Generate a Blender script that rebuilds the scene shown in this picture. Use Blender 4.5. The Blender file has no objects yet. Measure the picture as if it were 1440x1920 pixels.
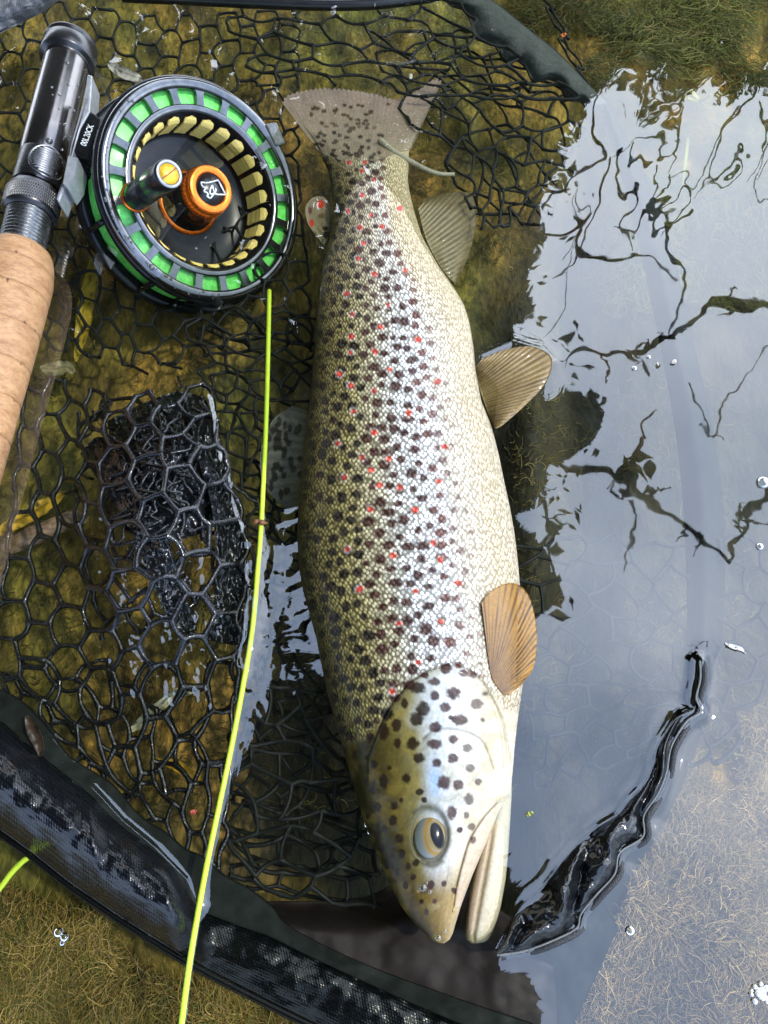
import bpy, math, random
import numpy as np
from mathutils import Vector, Matrix
random.seed(7)
RNG = np.random.default_rng(7)
S = bpy.context.scene
COL = S.collection

# ------------------------------------------------------------------ camera
T = 0.66                     # tan of half the vertical field of view
TILT = math.radians(20)
H = 0.35                     # lens height above the water
cam_d = bpy.data.cameras.new('camera')
cam = bpy.data.objects.new('camera', cam_d)
COL.objects.link(cam)
cam.location = (0, 0, H)
cam.rotation_euler = (TILT, 0, 0)
cam_d.sensor_fit = 'VERTICAL'
cam_d.angle = 2 * math.atan(T)
cam_d.clip_start = 0.01
cam_d.clip_end = 200
S.camera = cam

# ------------------------------------------------------------------ sky, sun, exposure
SUN_EL, SUN_AZ = math.radians(55), math.radians(91)      # azimuth clockwise from +Y
w = bpy.data.worlds.new('World'); S.world = w
w.use_nodes = True
nt = w.node_tree; nt.nodes.clear()
o_ = nt.nodes.new('ShaderNodeOutputWorld'); bg = nt.nodes.new('ShaderNodeBackground')
sky = nt.nodes.new('ShaderNodeTexSky'); sky.sky_type = 'NISHITA'; sky.sun_disc = False
sky.sun_elevation = SUN_EL; sky.sun_rotation = SUN_AZ
tc = nt.nodes.new('ShaderNodeTexCoord'); nz = nt.nodes.new('ShaderNodeTexNoise')
nz.inputs['Scale'].default_value = 1.6; nz.inputs['Detail'].default_value = 5; nz.inputs['Roughness'].default_value = .5
rp = nt.nodes.new('ShaderNodeValToRGB')
rp.color_ramp.elements[0].position = .30; rp.color_ramp.elements[1].position = .70
mx = nt.nodes.new('ShaderNodeMix'); mx.data_type = 'RGBA'
CLOUD = 84.0
mx.inputs[6].default_value = (CLOUD * .23, CLOUD * .30, CLOUD * .44, 1)      # thin grey-blue cloud
mx.inputs[7].default_value = (CLOUD * .84, CLOUD * .92, CLOUD * 1.06, 1)     # bright cloud
sx = nt.nodes.new('ShaderNodeSeparateXYZ'); nt.links.new(tc.outputs['Generated'], sx.inputs[0])
bank = nt.nodes.new('ShaderNodeMath'); bank.operation = 'MULTIPLY_ADD'; bank.inputs[1].default_value = .42     # added gradient brightens the sky upstream to shape its reflection
nt.links.new(sx.outputs['Y'], bank.inputs[0]); nt.links.new(nz.outputs['Fac'], bank.inputs[2])
sub_ = nt.nodes.new('ShaderNodeMath'); sub_.operation = 'SUBTRACT'; sub_.inputs[1].default_value = .10; nt.links.new(bank.outputs[0], sub_.inputs[0])
addc = nt.nodes.new('ShaderNodeMix'); addc.data_type = 'RGBA'; addc.blend_type = 'ADD'; addc.inputs[0].default_value = 1
nt.links.new(tc.outputs['Generated'], nz.inputs['Vector'])
nt.links.new(sub_.outputs[0], rp.inputs['Fac'])
nt.links.new(rp.outputs['Color'], mx.inputs[0])
nt.links.new(mx.outputs[2], addc.inputs[6]); nt.links.new(sky.outputs['Color'], addc.inputs[7])
nt.links.new(addc.outputs[2], bg.inputs['Color'])
bg.inputs['Strength'].default_value = 0.13
nt.links.new(bg.outputs[0], o_.inputs[0])
sd = bpy.data.lights.new('sun', 'SUN'); sd.energy = 4.6; sd.angle = math.radians(2.5); sd.color = (1, .95, .86)
sun = bpy.data.objects.new('sun', sd); COL.objects.link(sun)
sv = Vector((math.cos(SUN_EL) * math.sin(SUN_AZ), math.cos(SUN_EL) * math.cos(SUN_AZ), math.sin(SUN_EL)))
sun.rotation_euler = sv.to_track_quat('Z', 'Y').to_euler()
sun.location = sv * 5
vs = S.view_settings
vs.view_transform = 'Standard'; vs.look = 'None'; vs.gamma = 1; vs.use_curve_mapping = False
vs.exposure = -0.85
S.cycles.max_bounces = 8; S.cycles.transparent_max_bounces = 16
S.cycles.caustics_reflective = False; S.cycles.caustics_refractive = False

# ------------------------------------------------------------------ geometry helpers
CT, ST = math.cos(TILT), math.sin(TILT)
def ray(px, py):
    px = np.asarray(px, float); py = np.asarray(py, float)
    dx = (px - 720) / 960 * T; dy = (960 - py) / 960 * T
    return np.stack(np.broadcast_arrays(dx, dy * CT + ST, dy * ST - CT), -1)
def P(px, py, z=0.0):
    """the place in the world, at height z, that the picture shows at (px, py)"""
    d = ray(px, py); z = np.broadcast_to(np.asarray(z, float), d.shape[:-1])
    return np.array([0, 0, H]) + d * ((z - H) / d[..., 2])[..., None]
def pscale(px, py, z=0.0):
    d = ray(px, py); t = (z - H) / d[..., 2]
    return t * T / 960
def XY2px(x, y, z=0.0):
    z = z - H
    yc = y * CT + z * ST; zc = -y * ST + z * CT
    return 720 + x / -zc / T * 960, 960 - yc / -zc / T * 960

def hashn(ix, iy, seed):
    n = (ix.astype(np.int64) * 374761393 + iy.astype(np.int64) * 668265263 + seed * 1442695041) & 0xffffffff
    n = ((n ^ (n >> 13)) * 1274126177) & 0xffffffff
    n = n ^ (n >> 16)
    return (n & 0xffff) / 65535.0
def vnoise(x, y, seed=0):
    x = np.asarray(x, float); y = np.asarray(y, float)
    ix = np.floor(x); iy = np.floor(y); fx = x - ix; fy = y - iy
    fx = fx * fx * (3 - 2 * fx); fy = fy * fy * (3 - 2 * fy)
    ix = ix.astype(np.int64); iy = iy.astype(np.int64)
    a = hashn(ix, iy, seed); b = hashn(ix + 1, iy, seed); c = hashn(ix, iy + 1, seed); d = hashn(ix + 1, iy + 1, seed)
    return (a * (1 - fx) + b * fx) * (1 - fy) + (c * (1 - fx) + d * fx) * fy
def fbm(x, y, seed=0, oct=4):
    s = 0; a = .5
    for k in range(oct):
        s = s + a * vnoise(x * 2 ** k + 17 * k, y * 2 ** k - 9 * k, seed + k); a *= .5
    return s / (1 - .5 ** oct)
def sstep(a, b, x):
    t = np.clip((x - a) / (b - a), 0, 1); return t * t * (3 - 2 * t)
def resample(pts, n, smooth=True):
    p = np.asarray(pts, float)
    if smooth and len(p) > 2:
        q = np.vstack([2 * p[0] - p[1], p, 2 * p[-1] - p[-2]])
        out = []
        for i in range(1, len(q) - 2):
            t = np.linspace(0, 1, 16, endpoint=False)[:, None]
            a, b, c, d = q[i - 1], q[i], q[i + 1], q[i + 2]
            out.append(.5 * (2 * b + (c - a) * t + (2 * a - 5 * b + 4 * c - d) * t ** 2 + (3 * b - a - 3 * c + d) * t ** 3))
        p = np.vstack(out + [p[-1:]])
    s = np.r_[0, np.cumsum(np.linalg.norm(np.diff(p, axis=0), axis=1))]
    u = np.linspace(0, s[-1], n)
    return np.stack([np.interp(u, s, p[:, k]) for k in range(p.shape[1])], -1)
def pdist(X, Y, poly, signed=False):
    """distance (pixels) to a polyline; signed: > 0 on the right of its direction in the picture"""
    poly = np.asarray(poly, float); best = np.full(X.shape, 1e9); sg = np.zeros(X.shape)
    for (ax, ay), (bx, by) in zip(poly[:-1], poly[1:]):
        dx, dy = bx - ax, by - ay; L2 = dx * dx + dy * dy + 1e-9
        t = np.clip(((X - ax) * dx + (Y - ay) * dy) / L2, 0, 1)
        ex = X - ax - t * dx; ey = Y - ay - t * dy
        d = np.sqrt(ex * ex + ey * ey); m = d < best
        best = np.where(m, d, best)
        if signed: sg = np.where(m, np.sign(dx * ey - dy * ex), sg)
    return best * sg if signed else best
def inpoly(X, Y, poly):
    r = np.zeros(np.shape(X), bool); n = len(poly)
    for i in range(n):
        x1, y1 = poly[i]; x2, y2 = poly[(i + 1) % n]
        c = (y1 > Y) != (y2 > Y)
        r ^= c & (X < (x2 - x1) * (Y - y1) / ((y2 - y1) or 1e-9) + x1)
    return r

def mk(name, V, F, mat, parent=None, col=None, uv=None, smooth=True, attrs=None, world=True):
    """ONE mesh object from arrays (F: n x 3 or n x 4, or a list of polygons)"""
    V = np.asarray(V, float).reshape(-1, 3)
    if parent is not None and world:
        V = V - np.array(root_of(parent))
    me = bpy.data.meshes.new(name)
    if isinstance(F, np.ndarray):
        k = F.shape[1]; nF = len(F)
        me.vertices.add(len(V)); me.vertices.foreach_set('co', V.astype(np.float32).ravel())
        me.loops.add(nF * k); me.loops.foreach_set('vertex_index', F.astype(np.int32).ravel())
        me.polygons.add(nF)
        me.polygons.foreach_set('loop_start', np.arange(0, nF * k, k, dtype=np.int32))
        me.update(calc_edges=True)
    else:
        me.from_pydata([tuple(v) for v in V], [], [tuple(int(i) for i in f) for f in F])
    me.polygons.foreach_set('use_smooth', np.full(len(me.polygons), smooth))
    if col is not None:
        a = me.color_attributes.new('Col', 'FLOAT_COLOR', 'POINT')
        c = np.ones((len(V), 4), np.float32); c[:, :3] = np.asarray(col).reshape(-1, 3)
        a.data.foreach_set('color', c.ravel())
    for nme, arr in (attrs or {}).items():
        arr = np.asarray(arr, np.float32)
        if arr.ndim == 1:
            a = me.attributes.new(nme, 'FLOAT', 'POINT'); a.data.foreach_set('value', arr)
        else:
            a = me.attributes.new(nme, 'FLOAT_VECTOR', 'POINT'); a.data.foreach_set('vector', arr.ravel())
    me.validate(); me.update()
    if mat is not None: me.materials.append(mat)
    o = bpy.data.objects.new(name, me); COL.objects.link(o)
    if parent is not None: o.parent = parent
    return o
def root_of(o):
    p = Vector((0, 0, 0))
    while o is not None:
        p = p + o.location; o = o.parent
    return tuple(p)
def thing(name, label, cat, loc=(0, 0, 0), group=None):
    o = bpy.data.objects.new(name, None); COL.objects.link(o); o.location = tuple(float(v) for v in loc)
    o.empty_display_size = .01
    o['label'] = label; o['category'] = cat
    if group: o['group'] = group
    return o
def tag(o, label, cat, group=None):
    o['label'] = label; o['category'] = cat
    if group: o['group'] = group
    return o

def gridF(nu, nv, closed_v=False, off=0):
    i = np.arange(nu - 1)[:, None]; jn = nv if closed_v else nv - 1
    j = np.arange(jn)[None, :]; j2 = (j + 1) % nv
    return np.stack([i * nv + j, (i + 1) * nv + j, (i + 1) * nv + j2, i * nv + j2], -1).reshape(-1, 4) + off
def btube(pts, rad, sides=5):
    """many open tubes at once: pts (E,K,3), rad scalar or (E,K)"""
    pts = np.asarray(pts, float); E, K, _ = pts.shape
    rad = np.broadcast_to(np.asarray(rad, float), (E, K))
    t = np.gradient(pts, axis=1); t /= np.linalg.norm(t, axis=2, keepdims=True) + 1e-12
    ref = np.where(np.abs(t[:, :1, 2:3]) > .9, np.array([1., 0, 0]), np.array([0., 0, 1]))
    a = np.cross(t, np.broadcast_to(ref, t.shape)); a /= np.linalg.norm(a, axis=2, keepdims=True) + 1e-12
    b = np.cross(a, t)
    th = np.linspace(0, 2 * np.pi, sides, endpoint=False)
    V = pts[:, :, None] + rad[:, :, None, None] * (a[:, :, None] * np.cos(th)[:, None] + b[:, :, None] * np.sin(th)[:, None])
    F = gridF(K, sides, True)
    F = (F[None] + (np.arange(E) * K * sides)[:, None, None]).reshape(-1, 4)
    return V.reshape(-1, 3), F
def tube(pts, rad, sides=8):
    """one tube with tapered closed ends"""
    pts = np.asarray(pts, float); n = len(pts)
    rad = np.broadcast_to(np.asarray(rad, float), (n,)).copy()
    pts = np.vstack([pts[:1], pts, pts[-1:]]); rad = np.r_[rad[0] * .02, rad, rad[-1] * .02]
    d0 = pts[1] - pts[2]; d1 = pts[-2] - pts[-3]
    pts[0] = pts[0] + d0 / (np.linalg.norm(d0) + 1e-9) * rad[1] * .3
    pts[-1] = pts[-1] + d1 / (np.linalg.norm(d1) + 1e-9) * rad[-2] * .3
    return btube(pts[None], rad[None], sides)
def join(parts):
    V = []; F = []; n = 0
    for v, f in parts:
        V.append(v); F.append(f + n); n += len(v)
    return np.vstack(V), np.vstack(F)
class Frame:
    """a local frame: o + x*e1 + y*e2 + z*n"""
    def __init__(s, o, e1, e2, n): s.o, s.e1, s.e2, s.n = [np.asarray(q, float) for q in (o, e1, e2, n)]
    def pt(s, x, y, z):
        x, y, z = [np.asarray(q, float)[..., None] for q in np.broadcast_arrays(x, y, z)]
        return s.o + x * s.e1 + y * s.e2 + z * s.n
    def lathe(s, prof, seg=64, cx=0, cy=0, wob=None):
        prof = np.asarray(prof, float); th = np.linspace(0, 2 * np.pi, seg, endpoint=False)
        r = prof[:, 0][:, None] * np.ones(seg); z = prof[:, 1][:, None] * np.ones(seg)
        if wob is not None: r = r * (1 + wob(th)[None])
        return s.pt(cx + r * np.cos(th), cy + r * np.sin(th), z).reshape(-1, 3), gridF(len(prof), seg, True)
    def prism(s, poly, z0, z1):
        poly = np.asarray(poly, float); n = len(poly)
        V = np.vstack([s.pt(poly[:, 0], poly[:, 1], z0), s.pt(poly[:, 0], poly[:, 1], z1)])
        F = [list(range(n))[::-1], list(range(n, 2 * n))] + [[i, (i + 1) % n, n + (i + 1) % n, n + i] for i in range(n)]
        return V, F
def joinp(parts):
    V = []; F = []; n = 0
    for v, f in parts:
        V.append(v); F += [[int(i) + n for i in q] for q in f]; n += len(v)
    return np.vstack(V), F
def slab(grid_top, thick):
    """closed thin body from a grid of top points (nu,nv,3): the underside lies `thick` (nu,nv) lower"""
    nu, nv, _ = grid_top.shape
    bot = grid_top.copy(); bot[..., 2] -= thick
    V = np.vstack([grid_top.reshape(-1, 3), bot.reshape(-1, 3)]); n = nu * nv
    Ft = gridF(nu, nv); Fb = gridF(nu, nv, off=n)[:, ::-1]
    b = np.r_[np.arange(nv), np.arange(1, nu) * nv + nv - 1, (nu - 1) * nv + np.arange(nv - 2, -1, -1), np.arange(nu - 2, 0, -1) * nv]
    c = np.roll(b, -1)
    Fs = np.stack([b, b + n, c + n, c], -1)
    return V, np.vstack([Ft, Fb, Fs])

# ------------------------------------------------------------------ material helpers
def new_mat(name):
    m = bpy.data.materials.new(name); m.use_nodes = True
    n = m.node_tree; n.nodes.clear()
    out = n.nodes.new('ShaderNodeOutputMaterial'); return m, n, out
def N(n, typ, **kw):
    q = n.nodes.new(typ)
    for k, v in kw.items():
        if k in q.inputs: q.inputs[k].default_value = v
        else: setattr(q, k, v)
    return q
def mat(name, base, rough=.5, metal=0, var=.2, vs_=60, bump=0, bs=300, coat=0, attr=None, spec=.5, alt=None, transl=0, vor=False):
    m, n, out = new_mat(name); L = n.links.new
    b = N(n, 'ShaderNodeBsdfPrincipled', Roughness=rough, Metallic=metal)
    b.inputs['Specular IOR Level'].default_value = spec
    b.inputs['Coat Weight'].default_value = coat; b.inputs['Coat Roughness'].default_value = .06
    tc = N(n, 'ShaderNodeTexCoord')
    nz = N(n, 'ShaderNodeTexNoise', Scale=vs_, Detail=6); L(tc.outputs['Object'], nz.inputs['Vector'])
    if attr:
        a = N(n, 'ShaderNodeAttribute', attribute_name=attr); csrc = a.outputs['Color']
    else:
        rgb = N(n, 'ShaderNodeRGB'); rgb.outputs[0].default_value = (*base, 1); csrc = rgb.outputs[0]
    if alt is not None:
        r = N(n, 'ShaderNodeValToRGB'); r.color_ramp.elements[0].position = .4; r.color_ramp.elements[1].position = .62
        L(nz.outputs['Fac'], r.inputs['Fac'])
        x = N(n, 'ShaderNodeMix', data_type='RGBA'); x.inputs[7].default_value = (*alt, 1)
        L(r.outputs['Color'], x.inputs[0]); L(csrc, x.inputs[6]); csrc = x.outputs[2]
    nz2 = N(n, 'ShaderNodeTexNoise', Scale=vs_ * 3.1, Detail=5); L(tc.outputs['Object'], nz2.inputs['Vector'])
    mr = N(n, 'ShaderNodeMapRange'); mr.inputs[1].default_value = .3; mr.inputs[2].default_value = .7
    mr.inputs[3].default_value = 1 - var; mr.inputs[4].default_value = 1 + var
    L(nz2.outputs['Fac'], mr.inputs[0])
    mul = N(n, 'ShaderNodeVectorMath', operation='MULTIPLY'); L(csrc, mul.inputs[0]); L(mr.outputs[0], mul.inputs[1])
    L(mul.outputs[0], b.inputs['Base Color'])
    rr = N(n, 'ShaderNodeMapRange'); rr.inputs[1].default_value = .3; rr.inputs[2].default_value = .7
    rr.inputs[3].default_value = rough * .8; rr.inputs[4].default_value = min(1, rough * 1.25)
    L(nz.outputs['Fac'], rr.inputs[0]); L(rr.outputs[0], b.inputs['Roughness'])
    if bump:
        tb = N(n, 'ShaderNodeTexVoronoi' if vor else 'ShaderNodeTexNoise', Scale=bs); L(tc.outputs['Object'], tb.inputs['Vector'])
        bp = N(n, 'ShaderNodeBump', Strength=1.0, Distance=bump); L(tb.outputs[0], bp.inputs['Height'])
        L(bp.outputs[0], b.inputs['Normal'])
    if transl:
        t = N(n, 'ShaderNodeBsdfTranslucent'); L(mul.outputs[0], t.inputs['Color'])
        ms = N(n, 'ShaderNodeMixShader'); ms.inputs[0].default_value = transl
        L(b.outputs[0], ms.inputs[1]); L(t.outputs[0], ms.inputs[2]); L(ms.outputs[0], out.inputs[0])
    else: L(b.outputs[0], out.inputs[0])
    return m
def weave_mat(name, base, pitch, rough=.35):
    m, n, out = new_mat(name); L = n.links.new
    b = N(n, 'ShaderNodeBsdfPrincipled', Roughness=rough)
    b.inputs['Coat Weight'].default_value = .0; b.inputs['Coat Roughness'].default_value = .16
    at = N(n, 'ShaderNodeAttribute', attribute_name='fuv')
    ck = N(n, 'ShaderNodeTexVoronoi', Scale=1 / pitch, Randomness=.08, voronoi_dimensions='2D'); L(at.outputs['Vector'], ck.inputs['Vector'])
    nz = N(n, 'ShaderNodeTexNoise', Scale=60, Detail=5); L(at.outputs['Vector'], nz.inputs['Vector'])
    mr = N(n, 'ShaderNodeMapRange'); mr.inputs[1].default_value = .1; mr.inputs[2].default_value = .6; mr.inputs[3].default_value = 1.5; mr.inputs[4].default_value = .4
    L(ck.outputs['Distance'], mr.inputs[0])
    ml = N(n, 'ShaderNodeMath', operation='MULTIPLY_ADD'); L(nz.outputs['Fac'], ml.inputs[0]); ml.inputs[1].default_value = 1.0; ml.inputs[2].default_value = .5
    m2 = N(n, 'ShaderNodeMath', operation='MULTIPLY'); L(mr.outputs[0], m2.inputs[0]); L(ml.outputs[0], m2.inputs[1])
    mul = N(n, 'ShaderNodeVectorMath', operation='MULTIPLY'); mul.inputs[0].default_value = base; L(m2.outputs[0], mul.inputs[1])
    L(mul.outputs[0], b.inputs['Base Color'])
    bp = N(n, 'ShaderNodeBump', Strength=.5, Distance=.0003, invert=True); b.inputs['Specular IOR Level'].default_value = .35; L(ck.outputs['Distance'], bp.inputs['Height'])
    bp2 = N(n, 'ShaderNodeBump', Strength=.6, Distance=.0015); L(nz.outputs['Fac'], bp2.inputs['Height']); L(bp.outputs[0], bp2.inputs['Normal'])
    L(bp2.outputs[0], b.inputs['Normal'])
    L(b.outputs[0], out.inputs[0]); return m

#@@STRUCTURE
# ------------------------------------------------------------------ stream bed
def bed_z(X, Y):
    px, py = XY2px(X, Y, -.06)
    z = -.068 + .012 * (fbm(X * 14, Y * 14, 3) - .5) * 2 + .004 * (fbm(X * 70, Y * 70, 9) - .5) * 2
    z = z - .035 * sstep(1000, 1100, px) * sstep(1560, 1300, py + .35 * (px - 1000)) * sstep(330, 480, py)
    z = z - .030 * sstep(400, 520, px) * sstep(1020, 900, px) * sstep(480, 700, py)
    z = z + .022 * sstep(1350, 1750, py + (px < 720) * 120)
    z = z + .012 * sstep(330, 30, py) * sstep(900, 1150, px)
    return z
def bed_material():
    m, n, out = new_mat('bed_silt_and_algae'); L = n.links.new
    b = N(n, 'ShaderNodeBsdfPrincipled', Roughness=.8)
    tc = N(n, 'ShaderNodeTexCoord')
    big = N(n, 'ShaderNodeTexNoise', Scale=9, Detail=5); mid = N(n, 'ShaderNodeTexNoise', Scale=55, Detail=8, Roughness=.65); fine = N(n, 'ShaderNodeTexNoise', Scale=420, Detail=4)
    mp = N(n, 'ShaderNodeMapping'); mp.inputs['Scale'].default_value = (1, .45, 1); mp.inputs['Rotation'].default_value = (0, 0, .5)
    L(tc.outputs['Object'], mp.inputs['Vector'])
    for q in (big, mid, fine): L(mp.outputs[0] if q is not big else tc.outputs['Object'], q.inputs['Vector'])
    r1 = N(n, 'ShaderNodeValToRGB'); e = r1.color_ramp.elements
    e[0].position = .33; e[0].color = (.022, .018, .004, 1); e[1].position = .66; e[1].color = (.42, .28, .07, 1)
    k = r1.color_ramp.elements.new(.5); k.color = (.17, .125, .028, 1)
    L(mid.outputs['Fac'], r1.inputs['Fac'])
    r2 = N(n, 'ShaderNodeValToRGB'); e = r2.color_ramp.elements
    e[0].position = .35; e[0].color = (.55, .75, .4, 1); e[1].position = .65; e[1].color = (1.25, 1.0, .75, 1)
    L(big.outputs['Fac'], r2.inputs['Fac'])
    mu = N(n, 'ShaderNodeVectorMath', operation='MULTIPLY'); L(r1.outputs['Color'], mu.inputs[0]); L(r2.outputs['Color'], mu.inputs[1])
    sl = N(n, 'ShaderNodeAttribute', attribute_name='bed_shade'); sm_ = N(n, 'ShaderNodeMix', data_type='RGBA'); L(sl.outputs['Fac'], sm_.inputs[0]); L(mu.outputs[0], sm_.inputs[6]); sm_.inputs[7].default_value = (.020, .020, .011, 1)
    mr = N(n, 'ShaderNodeMapRange'); mr.inputs[1].default_value = .3; mr.inputs[2].default_value = .7; mr.inputs[3].default_value = .55; mr.inputs[4].default_value = 1.45
    L(fine.outputs['Fac'], mr.inputs[0])
    mu2 = N(n, 'ShaderNodeVectorMath', operation='MULTIPLY'); L(sm_.outputs[2], mu2.inputs[0]); L(mr.outputs[0], mu2.inputs[1])
    L(mu2.outputs[0], b.inputs['Base Color'])
    bp = N(n, 'ShaderNodeBump', Strength=.8, Distance=.004); L(mid.outputs['Fac'], bp.inputs['Height'])
    bp2 = N(n, 'ShaderNodeBump', Strength=.7, Distance=.0012); L(fine.outputs['Fac'], bp2.inputs['Height']); L(bp.outputs[0], bp2.inputs['Normal'])
    L(bp2.outputs[0], b.inputs['Normal']); L(b.outputs[0], out.inputs[0]); return m
def frame_sheet(corners, big, z):
    """four quads from an inner quadrilateral (4 corners, counter-clockwise) out to a big square"""
    c = [(*p[:2], z) for p in corners]; g = [(-big, -big, z), (big, -big, z), (big, big, z), (-big, big, z)]
    return np.array(c + g, float), np.array([[4, 5, 1, 0], [5, 6, 2, 1], [6, 7, 3, 2], [7, 4, 0, 3]])
xs = np.linspace(-.62, .62, 320); ys = np.linspace(-.3, .85, 300)
XX, YY = np.meshgrid(xs, ys, indexing='ij')
edge = np.minimum.reduce([XX - xs[0], xs[-1] - XX, YY - ys[0], ys[-1] - YY])
ZZ = bed_z(XX, YY) * sstep(0, .06, edge) + -.068 * (1 - sstep(0, .06, edge))
V1 = np.stack([XX, YY, ZZ], -1).reshape(-1, 3); F1 = gridF(len(xs), len(ys))
V2, F2 = frame_sheet([(xs[0], ys[0]), (xs[-1], ys[0]), (xs[-1], ys[-1]), (xs[0], ys[-1])], 30, -.068)
# shade left of the fish and in deep water, painted dark into the bed
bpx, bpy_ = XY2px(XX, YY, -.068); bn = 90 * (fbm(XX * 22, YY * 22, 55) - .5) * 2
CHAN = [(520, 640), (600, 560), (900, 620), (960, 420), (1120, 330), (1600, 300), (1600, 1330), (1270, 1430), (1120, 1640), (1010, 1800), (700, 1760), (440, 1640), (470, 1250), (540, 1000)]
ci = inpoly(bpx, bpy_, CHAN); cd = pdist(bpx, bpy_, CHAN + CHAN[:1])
bed_shade = .92 * sstep(-40, 60, np.where(ci, cd, -cd) + bn)
bed = mk('stream_bed', *join([(V1, F1), (V2, F2)]), bed_material(), attrs={'bed_shade': np.r_[bed_shade.ravel(), np.zeros(len(V2))]}); bed['kind'] = 'structure'

# ------------------------------------------------------------------ algae strands on the bed
def strands(name, polys, n, cols, lo, hi, wid, zlift, seed):
    r = np.random.default_rng(seed); out = []
    for poly, share in polys:
        p = np.array(poly, float); m = int(n * share)
        x = r.uniform(p[:, 0].min(), p[:, 0].max(), m * 3); y = r.uniform(p[:, 1].min(), p[:, 1].max(), m * 3)
        k = inpoly(x, y, poly); out.append(np.stack([x[k], y[k]], -1)[:m])
    q = np.vstack(out); B = P(q[:, 0], q[:, 1], -.05)
    dens = fbm(B[:, 0] * 30, B[:, 1] * 30, 31 + seed); k = dens > r.uniform(.30, .56, len(dens)); B = B[k]; n = len(B)
    ang = (fbm(B[:, 0] * 9, B[:, 1] * 9, 21 + seed, 3) - .5) * 16 + r.normal(0, .55, n)
    Ln = r.uniform(lo, hi, n); K = 6
    pts = np.zeros((n, K, 3)); cur = B.copy(); cur[:, 2] = bed_z(B[:, 0], B[:, 1]) + r.uniform(0, zlift, n)
    bend = r.normal(0, .45, n)
    for i in range(K):
        pts[:, i] = cur
        cur = cur + np.stack([np.cos(ang), np.sin(ang), r.normal(.05, .22, n)], -1) * (Ln / K)[:, None]
        ang = ang + bend + r.normal(0, .3, n)
    pts[..., 2] = np.minimum(pts[..., 2], -.006)
    rad = np.linspace(1, .35, K)[None] * (wid * r.uniform(.5, 1.5, n))[:, None]
    V, F = btube(pts, rad, 3)
    c = np.array(cols)[r.integers(0, len(cols), n)] * r.uniform(.5, 1.5, (n, 1))
    patch = fbm(B[:, 0] * 22, B[:, 1] * 22, 77 + seed)[:, None]; c = c * (.35 + 1.3 * patch)
    o = mk(name, V, F, mat(name + '_fibre', (0, 0, 0), .7, attr='Col', var=.2, vs_=300), col=np.repeat(c, K * 3, 0))
    o['kind'] = 'stuff'; return o
strands('golden_algae', [([(-60, 1590), (120, 1700), (600, 1990), (-60, 1990)], 1)], 26000,
        [(.30, .20, .045), (.20, .15, .03), (.38, .27, .10), (.10, .11, .02)], .007, .026, .00019, .012, 1)
strands('brown_algae', [([(1480, 1330), (1380, 1370), (1290, 1450), (1240, 1500), (1225, 1580), (1170, 1640), (1130, 1740), (1100, 1800), (1090, 1880), (1050, 1960), (1480, 1960)], 1)], 34000,
        [(.43, .28, .115), (.27, .185, .075), (.13, .105, .045), (.52, .36, .17)], .005, .017, .00022, .010, 2)
strands('green_algae', [([(960, -60), (1500, -60), (1500, 520), (1150, 480), (1130, 190)], 1)], 16000,
        [(.15, .15, .03), (.09, .11, .02), (.24, .20, .07), (.06, .08, .015)], .008, .028, .00026, .012, 3)
strands('bed_algae', [([(-60, -60), (1000, -60), (1100, 600), (1480, 600), (1480, 1400), (1000, 1500), (-60, 1600)], 1)], 16000,
        [(.13, .095, .022), (.08, .065, .015), (.18, .14, .04), (.05, .055, .012)], .005, .016, .00026, .005, 4)

# ------------------------------------------------------------------ water
LINE = [(505, 545), (503, 640), (500, 760), (496, 860), (490, 980), (484, 1060), (473, 1180), (455, 1290), (434, 1400), (411, 1510), (388, 1620), (366, 1740), (352, 1830), (339, 1930)]
STRIP_R = [(1315, 1240), (1316, 1275), (1308, 1310), (1316, 1335), (1290, 1355), (1262, 1400), (1252, 1450), (1236, 1490), (1210, 1530), (1208, 1570), (1165, 1600), (1155, 1640), (1120, 1680), (1092, 1715), (1085, 1740), (1050, 1760), (990, 1783), (935, 1792)]
STRIP_L = [(1313, 1240), (1308, 1275), (1303, 1310), (1300, 1330), (1268, 1345), (1250, 1370), (1232, 1400), (1222, 1440), (1205, 1475), (1180, 1500), (1160, 1525), (1120, 1550), (1085, 1580), (1050, 1620), (1020, 1660), (985, 1690), (960, 1725), (928, 1780)]
RIM_IN = [(-40, 1320), (40, 1345), (110, 1430), (170, 1475), (230, 1540), (290, 1590), (350, 1650), (372, 1700)]
MOUND_R = [(378, 740), (400, 800), (415, 870), (432, 920), (445, 990), (462, 1040), (466, 1110), (455, 1180), (440, 1250)]
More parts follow.
